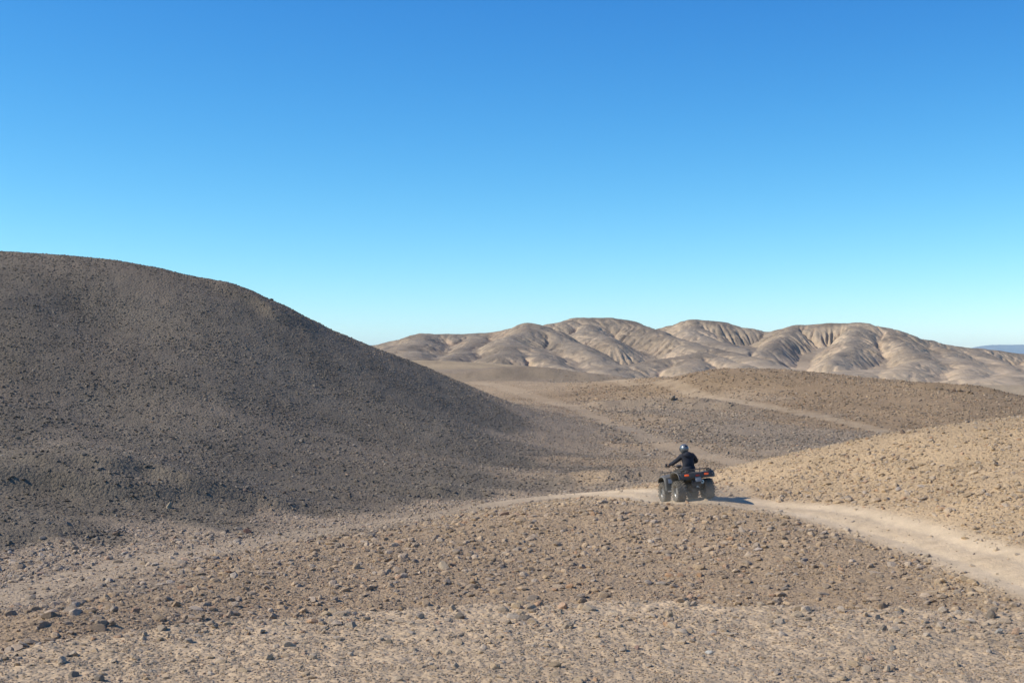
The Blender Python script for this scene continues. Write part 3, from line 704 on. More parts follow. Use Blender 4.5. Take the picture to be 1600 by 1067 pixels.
# ------------------------------------------------------------------ stones large enough to pick out one by one
# <rocks>
ROCKS = [('mound',-2.24,39.25,0.088),('mound',-1.57,32.68,0.125),('mound',-2.05,31.68,0.086),('mound',-1.77,29.18,0.079),('mound',4.10,33.58,0.083),('mound',4.28,33.02,0.097),
('mound',4.77,37.48,0.093),('mound',4.41,36.27,0.073),('mound',2.93,36.61,0.074),('mound',-3.00,29.01,0.065),('mound',-2.58,27.92,0.069),('mound',-4.54,29.64,0.093),
('mound',-4.06,26.87,0.079),('mound',-4.59,26.99,0.085),('mound',5.28,32.56,0.095),('mound',4.20,31.83,0.086),('mound',5.81,37.12,0.084),('mound',6.09,39.58,0.062),
('mound',6.14,35.60,0.064),('mound',5.77,33.83,0.069),('mound',7.92,30.54,0.062),('mound',7.31,31.01,0.063),('mound',6.26,31.49,0.064),('mound',3.16,31.88,0.065),
('mound',-0.78,31.46,0.064),('mound',-2.54,31.31,0.063),('mound',-3.59,30.68,0.069),('mound',0.00,34.68,0.062),('mound',1.52,33.71,0.061),('mound',0.68,30.17,0.061),
('mound',2.01,29.83,0.060),('mound',-0.66,36.54,0.066),('mound',-5.36,28.35,0.057),('mound',-5.94,29.33,0.053),('mound',-3.85,28.53,0.071),('mound',-2.92,30.17,0.068),
('shelf',-0.02,11.16,0.043),('shelf',0.09,11.40,0.056),('shelf',-0.03,10.79,0.041),('shelf',0.27,10.91,0.044),('shelf',-0.42,11.45,0.057),('shelf',-1.11,11.25,0.041),
('shelf',-0.88,11.23,0.051),('shelf',-0.92,11.61,0.037),('shelf',-0.20,10.21,0.041),('shelf',0.90,10.21,0.030),('shelf',1.03,10.66,0.048),('shelf',0.26,10.28,0.039),
('shelf',0.45,10.97,0.039),('shelf',1.27,11.29,0.028),('shelf',-1.45,10.91,0.047),('shelf',-2.18,10.20,0.039),('shelf',-2.46,10.57,0.038),('shelf',-2.56,10.59,0.029),
('shelf',-2.73,10.52,0.047),('shelf',-2.95,10.07,0.034),('shelf',-2.72,9.68,0.037),('shelf',-3.16,9.68,0.039),('shelf',-3.07,9.68,0.044),('shelf',-2.87,9.30,0.038),
('shelf',-2.66,9.17,0.041),('shelf',-2.24,9.22,0.025),('shelf',-1.37,9.79,0.037),('shelf',-2.19,9.86,0.024),('shelf',-1.12,11.45,0.031),('shelf',-2.72,9.47,0.028),
('shelf',-1.13,9.98,0.029),('shelf',-1.61,10.20,0.034),('shelf',5.18,28.64,0.077),('shelf',5.57,28.59,0.109),('shelf',1.38,10.01,0.029),('shelf',2.70,10.10,0.032),
('shelf',3.41,10.47,0.042),('shelf',3.87,11.49,0.047),('shelf',3.67,10.73,0.043),('shelf',1.73,9.34,0.046),('shelf',2.60,9.23,0.029),('shelf',2.92,9.22,0.027),
('shelf',1.12,9.96,0.031),('shelf',2.14,10.90,0.039),('shelf',2.43,11.46,0.034),('shelf',3.00,11.90,0.029),('shelf',1.85,11.43,0.031),('shelf',2.86,11.50,0.047),
('shelf',1.34,10.48,0.033),('shelf',2.37,9.76,0.031),('shelf',2.18,9.50,0.030),('shelf',2.71,9.79,0.031),('shelf',2.32,9.34,0.023),('shelf',1.74,11.70,0.034),
('shelf',6.64,28.07,0.082),('shelf',3.32,11.24,0.025),('shelf',4.06,11.27,0.030),('shelf',3.36,10.01,0.027),('shelf',3.00,9.60,0.035),('hill',-11.04,45.77,0.134),
('hill',-13.31,78.67,0.124),('hill',-18.34,53.61,0.072),('hill',-15.78,62.63,0.085),('hill',-18.45,63.06,0.085),('hill',-12.84,60.70,0.082),('hill',-8.90,59.90,0.094),
('hill',-13.54,46.63,0.094),('hill',-9.80,57.29,0.090),('hill',-16.12,50.82,0.069),('hill',-7.37,68.25,0.092),('hill',-19.76,61.84,0.083),('wadi',-12.76,37.82,0.128),
('wadi',-12.21,35.32,0.143),('wadi',-11.44,34.16,0.146),('wadi',-8.41,43.66,0.128),('wadi',-7.95,42.79,0.135),('wadi',-11.06,38.53,0.087),('wadi',-11.42,37.00,0.100),
('wadi',-12.64,36.02,0.097),('wadi',-11.82,35.98,0.081),('wadi',-11.78,37.38,0.084),('wadi',-9.73,40.80,0.092),('wadi',-9.97,39.56,0.107),('wadi',-8.81,41.65,0.094),
('wadi',-10.15,38.55,0.078),('wadi',-10.86,37.14,0.075),('bank',12.55,45.65,0.092),('bank',11.12,46.61,0.094),('bank',11.86,36.36,0.065),('bank',11.97,33.53,0.083),
('bank',11.11,32.65,0.088),('bank',10.53,39.12,0.070),('bank',13.10,44.79,0.071),('bank',9.29,46.90,0.084),('bank',8.49,46.61,0.084),('bank',10.10,46.76,0.084),
('bank',11.97,46.24,0.083),('bank',14.01,44.48,0.070),('bank',7.98,46.68,0.084),('bank',10.03,43.71,0.079),('bank',8.99,44.41,0.080),('bank',8.43,44.58,0.090),
('bank',11.22,40.22,0.063),('bank',11.82,38.61,0.070),('bank',12.57,37.24,0.067),('bank',12.19,34.74,0.070),('bank',7.98,44.88,0.091),('ledge',32.30,107.13,0.241),
('ledge',32.54,106.33,0.215),('ledge',32.95,106.11,0.263),('ledge',33.43,106.11,0.215),('ledge',33.89,105.77,0.238),('ledge',34.09,105.49,0.190),('ledge',11.89,104.88,0.283),
('ledge',13.78,105.60,0.214),('ledge',10.99,111.00,0.200),('ledge',8.89,112.90,0.203),('ledge',6.17,114.17,0.180),]
# </rocks>
STONE_MESHES = []
for i in range(10):
    sm = stone_mesh('stone', 300 + i, 3, random.uniform(0.55, 0.9), 7)
    sm.materials.append(M_STONE)
    STONE_MESHES.append(sm)
GROUP = {'mound': 'stones on the rubble mound', 'shelf': 'stones on the foreground gravel', 'hill': 'stones on the dark hill', 'wadi': 'stones in the dry wash',
         'bank': 'stones on the tan bank', 'ledge': 'rocks of the far ledges'}
def tone(c):
    v = sum(c) / 3; red = c[0] / max(c[2], 1e-3)
    if red > 2.35: return 'reddish brown'
    if v < 0.16: return 'dark'
    if v > 0.36: return 'pale'
    return 'grey' if red < 1.75 else 'tan'
def place(zn, x, y):
    a = x / y
    if zn == 'shelf':
        depth = 'by bottom picture edge' if y < 9.7 else ('at outer rim of foreground gravel' if y > 10.9 else 'mid foreground gravel')
        side = 'far left' if a < -0.2 else ('left of centre' if a < -0.06 else ('near centre' if a < 0.06 else ('right of centre' if a < 0.2 else 'far right')))
        return depth + ', ' + side
    if zn == 'mound':
        depth = 'high on' if y > 36 else ('mid-way up' if y > 31 else 'at foot of')
        side = ', left end' if a < -0.18 else (', left flank' if a < -0.06 else (', middle' if a < 0.05 else (' below quad bike' if a < 0.16 else ', right flank')))
        return depth + ' rubble mound' + side
    if zn == 'bank':
        return ('on crest of tan bank' if y > 44.6 and a > 0.15 else ('low on tan bank beside quad bike' if a < 0.22 else 'on open face of tan bank at right'))
    if zn == 'wadi':
        return 'in dry wash below dark hill, ' + ('at left picture edge' if a < -0.29 else 'away from picture edge')
    if zn == 'hill':
        return ('high on' if y > 60 else 'low on') + ' dark hill slope, ' + ('left' if a < -0.24 else 'right') + ' part'
    return 'of ledge on far right ridge' if x > 25 else 'on ledge across the valley'
NOTABLE = {1: ('pale pointed stone, largest on the left half of the rubble mound', (0.50, 0.38, 0.25), 1.3),
           14: ('dark pointed stone on the mound below the dirt track', (0.17, 0.13, 0.10), 1.1),
           37: ('wide grey stone at the gravel edge, right of a round dark one', (0.34, 0.26, 0.18), 1.0),
           36: ('round dark grey stone at the gravel edge, near picture centre', (0.24, 0.19, 0.14), 1.3),
           40: ('low dark slab at the gravel edge left of picture centre', (0.24, 0.19, 0.14), 0.8),
           45: ('pinkish brown stone alone on the foreground gravel', (0.36, 0.22, 0.16), 1.2),
           70: ('small bright white stone on the foreground gravel', (0.78, 0.70, 0.58), 1.3),
           71: ('pale upright stone on the gravel at right', (0.48, 0.40, 0.30), 1.7),
           73: ('dark blocky stone at the right end of the gravel edge', (0.23, 0.18, 0.13), 1.3),
           74: ('light grey flat stone near the right picture edge', (0.52, 0.45, 0.36), 0.8),
           59: ('grey rounded stone in the bottom left corner, left of its twin', (0.33, 0.26, 0.19), 1.0),
           60: ('grey rounded stone in the bottom left corner, right of its twin', (0.31, 0.245, 0.18), 1.0),
           95: ('lone sunlit tan boulder near the foot of the dark hill', (0.42, 0.33, 0.21), 1.2),
           96: ('dark stone standing on the skyline of the dark hill', (0.14, 0.12, 0.10), 1.3),
           111: ('reddish brown stone in the dry wash', (0.27, 0.15, 0.10), 1.1),
           122: ('dark stone perched on the crest of the tan bank', (0.22, 0.15, 0.10), 1.2),
           149: ('big grey boulder on the ledge across the valley', (0.33, 0.25, 0.165), 0.8)}
rk = random.Random(99)
def set_stone(x, y, r, color, label, group, squash=None, cat='stone'):
    o = bpy.data.objects.new('stone', STONE_MESHES[rk.randrange(10)])
    COL.objects.link(o)
    sq = squash if squash else rk.uniform(0.6, 1.05)
    if y < 13: r *= 0.85
    z = float(ground_z(x, y))
    o.location = (x, y, z + r * 0.18)
    o.rotation_euler = (rk.gauss(0, 0.25), rk.gauss(0, 0.25), rk.uniform(0, 6.28))
    o.scale = (r * rk.uniform(0.9, 1.2), r * rk.uniform(0.8, 1.05), r * sq)
    o.color = (*color, 1)
    tag(o, label, cat, group)
    PLACED.append(o)
    return o
PLACED = []
_rx = np.array([q[1] for q in ROCKS]); _ry = np.array([q[2] for q in ROCKS])
_tint = stone_tint(_rx, _ry, 77)
def name_stone(zn, x, y, r, c):
    size = 'big' if r / y > 0.0046 else ('small' if r / y < 0.0024 else 'mid-sized')
    return '%s %s stone %s' % (size, tone(c), place(zn, x, y))
for i, (zn, x, y, r) in enumerate(ROCKS):
    if zn == 'shelf' and y > 20: zn = 'mound'
    if i in NOTABLE:
        lab2, c, sq = NOTABLE[i]
        set_stone(x, y, r * 1.1, c, lab2, GROUP[zn], sq)
    else:
        c = _tint[i] * (0.7 if zn == 'ledge' else 1.12)
        set_stone(x, y, r * (0.95 if zn == 'ledge' else 1.0), c, name_stone(zn, x, y, r, c), GROUP[zn])
# the biggest of the strewn stones, as seen, take their place among them
_tn = stone_tint(np.array([b[0] for b in BIG_STONES]), np.array([b[1] for b in BIG_STONES]), 78)
for k, (x, y, r) in enumerate(BIG_STONES):
    zn = 'shelf' if y < 13 else ('bank' if (x > 6.5 and y > 33) else ('hill' if y > 44 and x < 0 else ('wadi' if (x < -6 and y > 33) else 'mound')))
    set_stone(x, y, r, _tn[k], name_stone(zn, x, y, r, _tn[k]), GROUP[zn])

# where several share a description, say which one it is by its place in the row
ORD = ['leftmost', 'second from left', 'third from left', 'fourth from left', 'fifth from left', 'sixth from left', 'seventh from left', 'eighth from left', 'ninth from left', 'tenth from left',
       'eleventh from left', 'twelfth from left', 'thirteenth from left', 'fourteenth from left', 'fifteenth from left', 'sixteenth from left', 'seventeenth from left', 'eighteenth from left']
_by = {}
for o in PLACED: _by.setdefault(o['label'], []).append(o)
for lab, os_ in _by.items():
    if len(os_) > 1:
        os_.sort(key=lambda o: o.location.x / o.location.y)
        for k, o in enumerate(os_): o['label'] = (ORD[k] if k < len(ORD) else 'one of many') + ' ' + lab

# ------------------------------------------------------------------ quad bike
def simple(name, color, rough=0.5, metal=0.0, dust=0.0, spec=0.5, emit=None, scale=14.0):
    a = NT(name)
    co = a.n('TexCoord').outputs['Object']
    n1 = a.n('TexNoise', Scale=scale, Detail=6.0, Roughness=0.65); a.l(co, n1.inputs['Vector'])
    base = a.mix(1.0, color, a.ramp(n1.outputs['Fac'], [(0.3, 0.85), (0.7, 1.15)]), 'MULTIPLY')
    if dust:
        n2 = a.n('TexNoise', Scale=scale * 0.35, Detail=7.0, Roughness=0.7); a.l(co, n2.inputs['Vector'])
        f = a.ramp(n2.outputs['Fac'], [(0.25, dust * 0.35), (0.75, min(1.0, dust * 1.5))])
        base = a.mix(f, base, (0.34, 0.275, 0.195))
    a.l(base, a.b.inputs['Base Color'])
    a.b.inputs['Roughness'].default_value = rough; a.b.inputs['Metallic'].default_value = metal
    a.b.inputs['Specular IOR Level'].default_value = spec
    if emit:
        a.b.inputs['Emission Color'].default_value = (*emit[0], 1); a.b.inputs['Emission Strength'].default_value = emit[1]
    return a.m
M_PLASTIC = simple('dusty graphite plastic', (0.062, 0.068, 0.068), 0.45, dust=0.24)
M_BLACK = simple('black plastic', (0.024, 0.025, 0.027), 0.5, dust=0.13)
M_TRIM = simple('grey fender trim', (0.13, 0.135, 0.13), 0.5, dust=0.22)
M_RUBBER = simple('dusty tyre rubber', (0.050, 0.050, 0.048), 0.85, dust=0.36, spec=0.2)
M_RIM = simple('dusty alloy', (0.45, 0.44, 0.42), 0.4, metal=0.6, dust=0.3)
M_STEEL = simple('bare steel', (0.5, 0.48, 0.45), 0.35, metal=0.9, dust=0.15)
M_FRAME = simple('black frame steel', (0.028, 0.028, 0.029), 0.5, metal=0.2, dust=0.16)
M_SEAT = simple('seat vinyl', (0.022, 0.022, 0.024), 0.55, dust=0.06)
M_LAMP = simple('tail lamp lens', (0.75, 0.10, 0.025), 0.2, emit=((1.0, 0.16, 0.03), 0.22))
M_REFL = simple('red reflector', (0.40, 0.035, 0.02), 0.25)
M_PLATE = simple('grey number plate', (0.30, 0.30, 0.29), 0.5, dust=0.1)
M_STICK = simple('white sticker', (0.62, 0.64, 0.66), 0.4, dust=0.1)
M_GLASS = simple('clear headlamp glass', (0.6, 0.62, 0.65), 0.08)

def finish(bm, name, material, parent, bevel=0.0, smooth=True, seg=2):
    if bevel:
        bmesh.ops.bevel(bm, geom=list(bm.edges), offset=bevel, segments=seg, profile=0.5, affect='EDGES', clamp_overlap=True)
    bmesh.ops.recalc_face_normals(bm, faces=bm.faces)
    me = bpy.data.meshes.new(name)
    bm.to_mesh(me); bm.free()
    if smooth:
        for p in me.polygons: p.use_smooth = True
        me.set_sharp_from_angle(angle=math.radians(38))
    return link(name, me, material, parent)

def put_box(bm, c, s, rot=(0, 0, 0)):
    m = Matrix.Translation(c) @ Euler(rot).to_matrix().to_4x4() @ Matrix.Diagonal((*s, 1))
    bmesh.ops.create_cube(bm, size=1.0, matrix=m)

def put_tube(bm, pts, r, n=10, closed=False, cap=True):
    pts = [Vector(p) for p in pts]
    rad = r if isinstance(r, (list, tuple)) else [r] * len(pts)
    rings = []; prev = None
    for i, p in enumerate(pts):
        a = pts[i - 1] if (i > 0 or closed) else p
        b = pts[(i + 1) % len(pts)] if (i < len(pts) - 1 or closed) else p
        t = (b - a).normalized()
        if prev is None:
            up = Vector((0, 0, 1)) if abs(t.z) < 0.9 else Vector((1, 0, 0))
            u = t.cross(up).normalized()
        else:
            u = (prev - t * prev.dot(t)).normalized()
        prev = u; v = t.cross(u)
        rings.append([bm.verts.new(p + (u * math.cos(k / n * 2 * math.pi) + v * math.sin(k / n * 2 * math.pi)) * rad[i]) for k in range(n)])
    m = len(rings)
    for i in range(m if closed else m - 1):
        A, B = rings[i], rings[(i + 1) % m]
        for k in range(n):
            bm.faces.new((A[k], A[(k + 1) % n], B[(k + 1) % n], B[k]))
    if cap and not closed:
        bm.faces.new(rings[0][::-1]); bm.faces.new(rings[-1])

def smooth_path(pts, k=5):
    p = [Vector(q) for q in pts]; p = [2 * p[0] - p[1]] + p + [2 * p[-1] - p[-2]]
    out = []
    for i in range(1, len(p) - 2):
        for s in range(k):
            t = s / k; a, b, c, d = p[i - 1:i + 3]
            out.append(0.5 * (2 * b + (c - a) * t + (2 * a - 5 * b + 4 * c - d) * t * t + (3 * b - a - 3 * c + d) * t ** 3))
    return out + [p[-2]]

def put_lathe(bm, profile, axis='X', n=36, origin=(0, 0, 0)):
    """profile: (along axis, radius)"""
    rings = []
    for a, r in profile:
        ring = []
        for k in range(n):
            c, s = math.cos(k / n * 2 * math.pi) * r, math.sin(k / n * 2 * math.pi) * r
            p = {'X': (a, c, s), 'Y': (c, a, s), 'Z': (c, s, a)}[axis]
            ring.append(bm.verts.new(Vector(p) + Vector(origin)))
        rings.append(ring)
    for A, B in zip(rings[:-1], rings[1:]):
        for k in range(n):
            bm.faces.new((A[k], A[(k + 1) % n], B[(k + 1) % n], B[k]))

def put_loft(bm, sections, power=3.2, n=20):
    """closed rounded sections along y: (y, half-width, z_low, z_high, x_centre)"""
    rings = []
    for y, hw, z0, z1, xc in sections:
        ring = []
        for k in range(n):
            t = (k + 0.5) / n * 2 * math.pi
            c, s = math.cos(t), math.sin(t)
            ring.append(bm.verts.new((xc + hw * math.copysign(abs(c) ** (2 / power), c), y, (z0 + z1) / 2 + (z1 - z0) / 2 * math.copysign(abs(s) ** (2 / power), s))))
        rings.append(ring)
    for A, B in zip(rings[:-1], rings[1:]):
        for k in range(n):
            bm.faces.new((A[k], A[(k + 1) % n], B[(k + 1) % n], B[k]))
    bm.faces.new(rings[0][::-1]); bm.faces.new(rings[-1])

def put_sheet(bm, rows, thick):
    """rows: list of lists of points; made solid by thickness along the normal"""
    g = [[bm.verts.new(p) for p in r] for r in rows]
    fs = []
    for A, B in zip(g[:-1], g[1:]):
        for k in range(len(A) - 1):
            fs.append(bm.faces.new((A[k], A[k + 1], B[k + 1], B[k])))
    bmesh.ops.recalc_face_normals(bm, faces=fs)
    bmesh.ops.solidify(bm, geom=fs, thickness=thick)

# stance: the wheels rest on the ground as built
QX, QY, QTURN = 5.21, 42.4, math.radians(13.0)
WID = 0.92
fwd = Vector((-math.sin(QTURN), math.cos(QTURN), 0)); rgt = Vector((math.cos(QTURN), math.sin(QTURN), 0))
def gz(v): return float(ground_z(v.x, v.y))
ctr = Vector((QX, QY, 0))
zs = {(a, b): gz(ctr + rgt * (a * 0.47 * WID) + fwd * (b * 0.64)) for a in (-1, 1) for b in (-1, 1)}
slope_f = ((zs[-1, 1] + zs[1, 1]) - (zs[-1, -1] + zs[1, -1])) / 2 / 1.28
slope_r = ((zs[1, 1] + zs[1, -1]) - (zs[-1, 1] + zs[-1, -1])) / 2 / (0.94 * WID)
F3 = (fwd + Vector((0, 0, slope_f))).normalized(); R3 = (rgt + Vector((0, 0, slope_r))); R3 = (R3 - F3 * R3.dot(F3)).normalized(); U3 = R3.cross(F3)
QM = Matrix((R3, F3, U3)).transposed().to_4x4(); QM.translation = Vector((QX, QY, sum(zs.values()) / 4 - 0.015))
quad = bpy.data.objects.new('quad_bike', None); COL.objects.link(quad)
quad.matrix_world = QM @ Matrix.Diagonal((WID, 1, 1, 1))
tag(quad, 'dusty dark grey four-wheeled quad bike on the dirt track', 'quad bike')

def wheel(x, y, w, R):
    s = 1 if x > 0 else -1
    e = bpy.data.objects.new('wheel', None); COL.objects.link(e); e.parent = quad; e.location = (x, y, R)
    bm = bmesh.new()
    h = w / 2
    prof = [(-h * 0.72, R * 0.56), (-h * 0.95, R * 0.66), (-h, R * 0.80), (-h * 0.93, R * 0.91), (-h * 0.7, R * 0.955), (0, R * 0.965), (h * 0.7, R * 0.955), (h * 0.93, R * 0.91), (h, R * 0.80), (h * 0.95, R * 0.66), (h * 0.72, R * 0.56)]
    put_lathe(bm, prof, 'X', 40)
    nb = 20
    for k in range(nb):
        for row, (ax, off) in enumerate(((-0.62, 0), (-0.2, 0.5), (0.2, 0), (0.62, 0.5))):
            t = (k + off) / nb * 2 * math.pi
            m = Matrix.Rotation(t, 4, 'X') @ Matrix.Translation((ax * h, 0, R * 0.975)) @ Matrix.Rotation(0.45 * (1 if row % 2 else -1), 4, 'Z') @ Matrix.Diagonal((h * 0.40, R * 0.13, R * 0.06, 1))
            bmesh.ops.create_cube(bm, size=1.0, matrix=m)
        for sd in (-1, 1):     # shoulder lugs
            t = (k + 0.25) / nb * 2 * math.pi
            m = Matrix.Rotation(t, 4, 'X') @ Matrix.Translation((sd * h * 0.96, 0, R * 0.86)) @ Matrix.Rotation(sd * 0.35, 4, 'Y') @ Matrix.Diagonal((h * 0.16, R * 0.15, R * 0.20, 1))
            bmesh.ops.create_cube(bm, size=1.0, matrix=m)
    finish(bm, 'tyre', M_RUBBER, e, smooth=True)
    bm = bmesh.new()
    prof = [(-h * 0.78, R * 0.57), (-h * 0.74, R * 0.60), (-h * 0.6, R * 0.55), (h * 0.6 , R * 0.55), (h * 0.74, R * 0.60), (h * 0.78, R * 0.57)]
    put_lathe(bm, prof, 'X', 32)
    for k in range(6):
        t = k / 6 * 2 * math.pi
        m = Matrix.Rotation(t, 4, 'X') @ Matrix.Translation((s * h * 0.42, 0, R * 0.33)) @ Matrix.Rotation(s * -0.25, 4, 'Y') @ Matrix.Diagonal((0.02, R * 0.17, R * 0.46, 1))
        bmesh.ops.create_cube(bm, size=1.0, matrix=m)
    put_lathe(bm, [(s * h * 0.2, R * 0.02), (s * h * 0.62, R * 0.04), (s * h * 0.6, R * 0.16), (s * h * 0.3, R * 0.2), (s * h * 0.1, R * 0.2)], 'X', 20)
    finish(bm, 'rim', M_RIM, e)
    bm = bmesh.new()
    put_lathe(bm, [(s * h * 0.12, 0.005), (s * h * 0.13, R * 0.54), (-s * h * 0.5, R * 0.54)], 'X', 24)
    finish(bm, 'brake_drum', M_FRAME, e)
for wx, wy, ww in ((-0.475, -0.64, 0.275), (0.475, -0.64, 0.275), (-0.475, 0.64, 0.215), (0.475, 0.64, 0.215)):
    wheel(wx, wy, ww, 0.308)

def fender(name, side, path, xs, zs_, material, thick=0.012):
    P = smooth_path([(0, y, z) for y, z in path], 4)
    rows = []
    for i, p in enumerate(P):
        a, b = P[max(i - 1, 0)], P[min(i + 1, len(P) - 1)]
        t = (b - a).normalized(); nrm = Vector((0, -t.z, t.y))
        f = 0.74 + 0.26 * float(sstep(0.5, 0.80, p.z)) if i < len(P) / 2 and name == 'rear_fender' else 1.0
        rows.append([Vector((side * max(xs[0], x * f), p.y, p.z)) + nrm * dz for x, dz in zip(xs, zs_)])
    bm = bmesh.new(); put_sheet(bm, rows, thick)
    o = finish(bm, name, material, quad)
    bm = bmesh.new(); put_tube(bm, [r[-1] for r in rows], 0.010, 6)
    finish(bm, 'fender_trim', M_TRIM, o)
    return o
REAR = [(-0.215, 0.40), (-0.225, 0.56), (-0.28, 0.71), (-0.42, 0.80), (-0.62, 0.825), (-0.82, 0.815), (-0.96, 0.775), (-1.03, 0.70), (-1.045, 0.64)]
FRONT = [(0.275, 0.36), (0.285, 0.54), (0.34, 0.70), (0.46, 0.785), (0.64, 0.80), (0.82, 0.775), (0.94, 0.70), (0.985, 0.60)]
for sd in (-1, 1):
    fender('rear_fender', sd, REAR, [0.16, 0.30, 0.44, 0.54, 0.585, 0.60], [0.045, 0.025, 0.01, 0.0, -0.012, -0.045], M_PLASTIC)
    fender('front_fender', sd, FRONT, [0.15, 0.28, 0.40, 0.50, 0.54, 0.555], [0.05, 0.03, 0.012, 0.0, -0.012, -0.04], M_PLASTIC)
    # splash panel behind the front wheel
    bm = bmesh.new(); put_box(bm, (sd * 0.37, 0.268, 0.545), (0.33, 0.018, 0.38), (0.05, 0, 0))
    mg = finish(bm, 'mud_guard', M_PLASTIC, quad, 0.006)
    if sd < 0:
        bm = bmesh.new(); put_box(bm, (-0.40, 0.252, 0.625), (0.12, 0.006, 0.13), (0.05, 0, 0))
        finish(bm, 'sticker', M_STICK, mg, smooth=False)
    bm = bmesh.new(); put_box(bm, (sd * 0.37, 0.03, 0.335), (0.30, 0.48, 0.022))
    for k in range(6): put_box(bm, (sd * 0.37, -0.16 + k * 0.075, 0.352), (0.26, 0.018, 0.016))
    finish(bm, 'footwell', M_BLACK, quad, 0.004)
    bm = bmesh.new(); put_tube(bm, smooth_path([(sd * 0.30, -0.24, 0.33), (sd * 0.50, -0.20, 0.325), (sd * 0.535, 0.0, 0.325), (sd * 0.50, 0.24, 0.33), (sd * 0.30, 0.28, 0.34)]), 0.016, 8)
    finish(bm, 'nerf_bar', M_STEEL, quad)
    bm = bmesh.new(); put_box(bm, (sd * 0.31, 0.985, 0.70), (0.15, 0.05, 0.085), (0.25, 0, sd * 0.25))
    finish(bm, 'headlight', M_GLASS, quad, 0.015)
    # tail lamps on the rear panel
    bm = bmesh.new(); put_box(bm, (sd * 0.33, -1.062, 0.748), (0.145, 0.045, 0.058), (0, 0, sd * 0.12))
    finish(bm, 'tail_light', M_LAMP, quad, 0.015)
    # springs and arms
    for yy, zt in ((-0.60, 0.66), (0.60, 0.68)):
        bm = bmesh.new()
        a, b = Vector((sd * 0.34, yy, 0.31)), Vector((sd * 0.19, yy * 0.92, zt))
        put_tube(bm, [a, b], 0.018, 8)
        ax = (b - a).normalized(); u = ax.cross(Vector((0, 1, 0))).normalized(); v = ax.cross(u)
        put_tube(bm, [a + (b - a) * (0.15 + 0.75 * q / 60) + (u * math.cos(q * 0.75) + v * math.sin(q * 0.75)) * 0.04 for q in range(61)], 0.007, 5)
        finish(bm, 'shock_absorber', M_FRAME, quad)
        bm = bmesh.new()
        put_tube(bm, [(sd * 0.14, yy - 0.14, 0.30), (sd * 0.40, yy, 0.29), (sd * 0.14, yy + 0.14, 0.30)], 0.017, 8)
        put_tube(bm, [(sd * 0.14, yy - 0.10, 0.44), (sd * 0.38, yy, 0.37), (sd * 0.14, yy + 0.10, 0.44)], 0.015, 8)
        put_tube(bm, [(sd * 0.08, yy, 0.32), (sd * 0.44, yy, 0.31)], 0.02, 8)
        finish(bm, 'suspension_arm', M_FRAME, quad)
# body between the fenders
bm = bmesh.new(); put_loft(bm, [(-1.04, 0.40, 0.66, 0.80, 0), (-0.90, 0.24, 0.58, 0.83, 0), (-0.5, 0.20, 0.56, 0.82, 0), (-0.1, 0.17, 0.50, 0.80, 0), (0.2, 0.18, 0.52, 0.86, 0), (0.5, 0.20, 0.56, 0.88, 0), (0.8, 0.22, 0.56, 0.84, 0), (0.98, 0.20, 0.55, 0.76, 0)])
body = finish(bm, 'body', M_PLASTIC, quad)
bm = bmesh.new(); put_box(bm, (0, -1.045, 0.735), (1.06, 0.03, 0.155), (-0.08, 0, 0))
panel = finish(bm, 'rear_panel', M_BLACK, quad, 0.012)
bm = bmesh.new(); put_loft(bm, [(0.08, 0.11, 0.78, 0.85, 0), (0.18, 0.14, 0.78, 0.93, 0), (0.36, 0.16, 0.80, 0.965, 0), (0.52, 0.15, 0.80, 0.94, 0), (0.62, 0.10, 0.80, 0.87, 0)])
finish(bm, 'fuel_tank', M_PLASTIC, quad)
bm = bmesh.new(); put_loft(bm, [(-0.66, 0.13, 0.80, 0.86, 0), (-0.60, 0.16, 0.79, 0.905, 0), (-0.40, 0.165, 0.79, 0.885, 0), (-0.15, 0.15, 0.79, 0.865, 0), (0.08, 0.12, 0.79, 0.875, 0), (0.16, 0.10, 0.80, 0.87, 0)])
finish(bm, 'seat', M_SEAT, quad)
bm = bmesh.new(); put_box(bm, (0, 0.05, 0.44), (0.34, 0.55, 0.30)); put_box(bm, (0.0, 0.1, 0.62), (0.22, 0.3, 0.16)); put_tube(bm, [(-0.2, 0.0, 0.44), (0.22, 0.0, 0.44)], 0.10, 18)
finish(bm, 'engine', M_FRAME, quad, 0.02)
bm = bmesh.new()
for sd in (-1, 1):
    put_tube(bm, smooth_path([(sd * 0.13, -0.95, 0.60), (sd * 0.14, -0.7, 0.34), (sd * 0.15, -0.2, 0.29), (sd * 0.15, 0.4, 0.29), (sd * 0.14, 0.8, 0.36), (sd * 0.12, 0.95, 0.58)]), 0.018, 8)
    put_tube(bm, [(sd * 0.13, -0.95, 0.60), (sd * 0.15, -0.3, 0.62), (sd * 0.15, 0.5, 0.62), (sd * 0.12, 0.95, 0.58)], 0.018, 8)
for yy in (-0.7, -0.2, 0.4, 0.8): put_tube(bm, [(-0.15, yy, 0.31), (0.15, yy, 0.31)], 0.015, 8)
finish(bm, 'frame', M_FRAME, quad)
bm = bmesh.new(); put_box(bm, (0, -0.63, 0.34), (0.20, 0.22, 0.19)); put_tube(bm, [(0, -0.75, 0.34), (0, -0.30, 0.36)], 0.045, 12)
finish(bm, 'differential', M_FRAME, quad, 0.03)
bm = bmesh.new(); put_lathe(bm, [(-1.0, 0.02), (-1.0, 0.055), (-0.97, 0.07), (-0.62, 0.07), (-0.58, 0.03), (-0.35, 0.028)], 'Y', 20, (0.20, 0, 0.53))
finish(bm, 'exhaust', M_STEEL, quad)
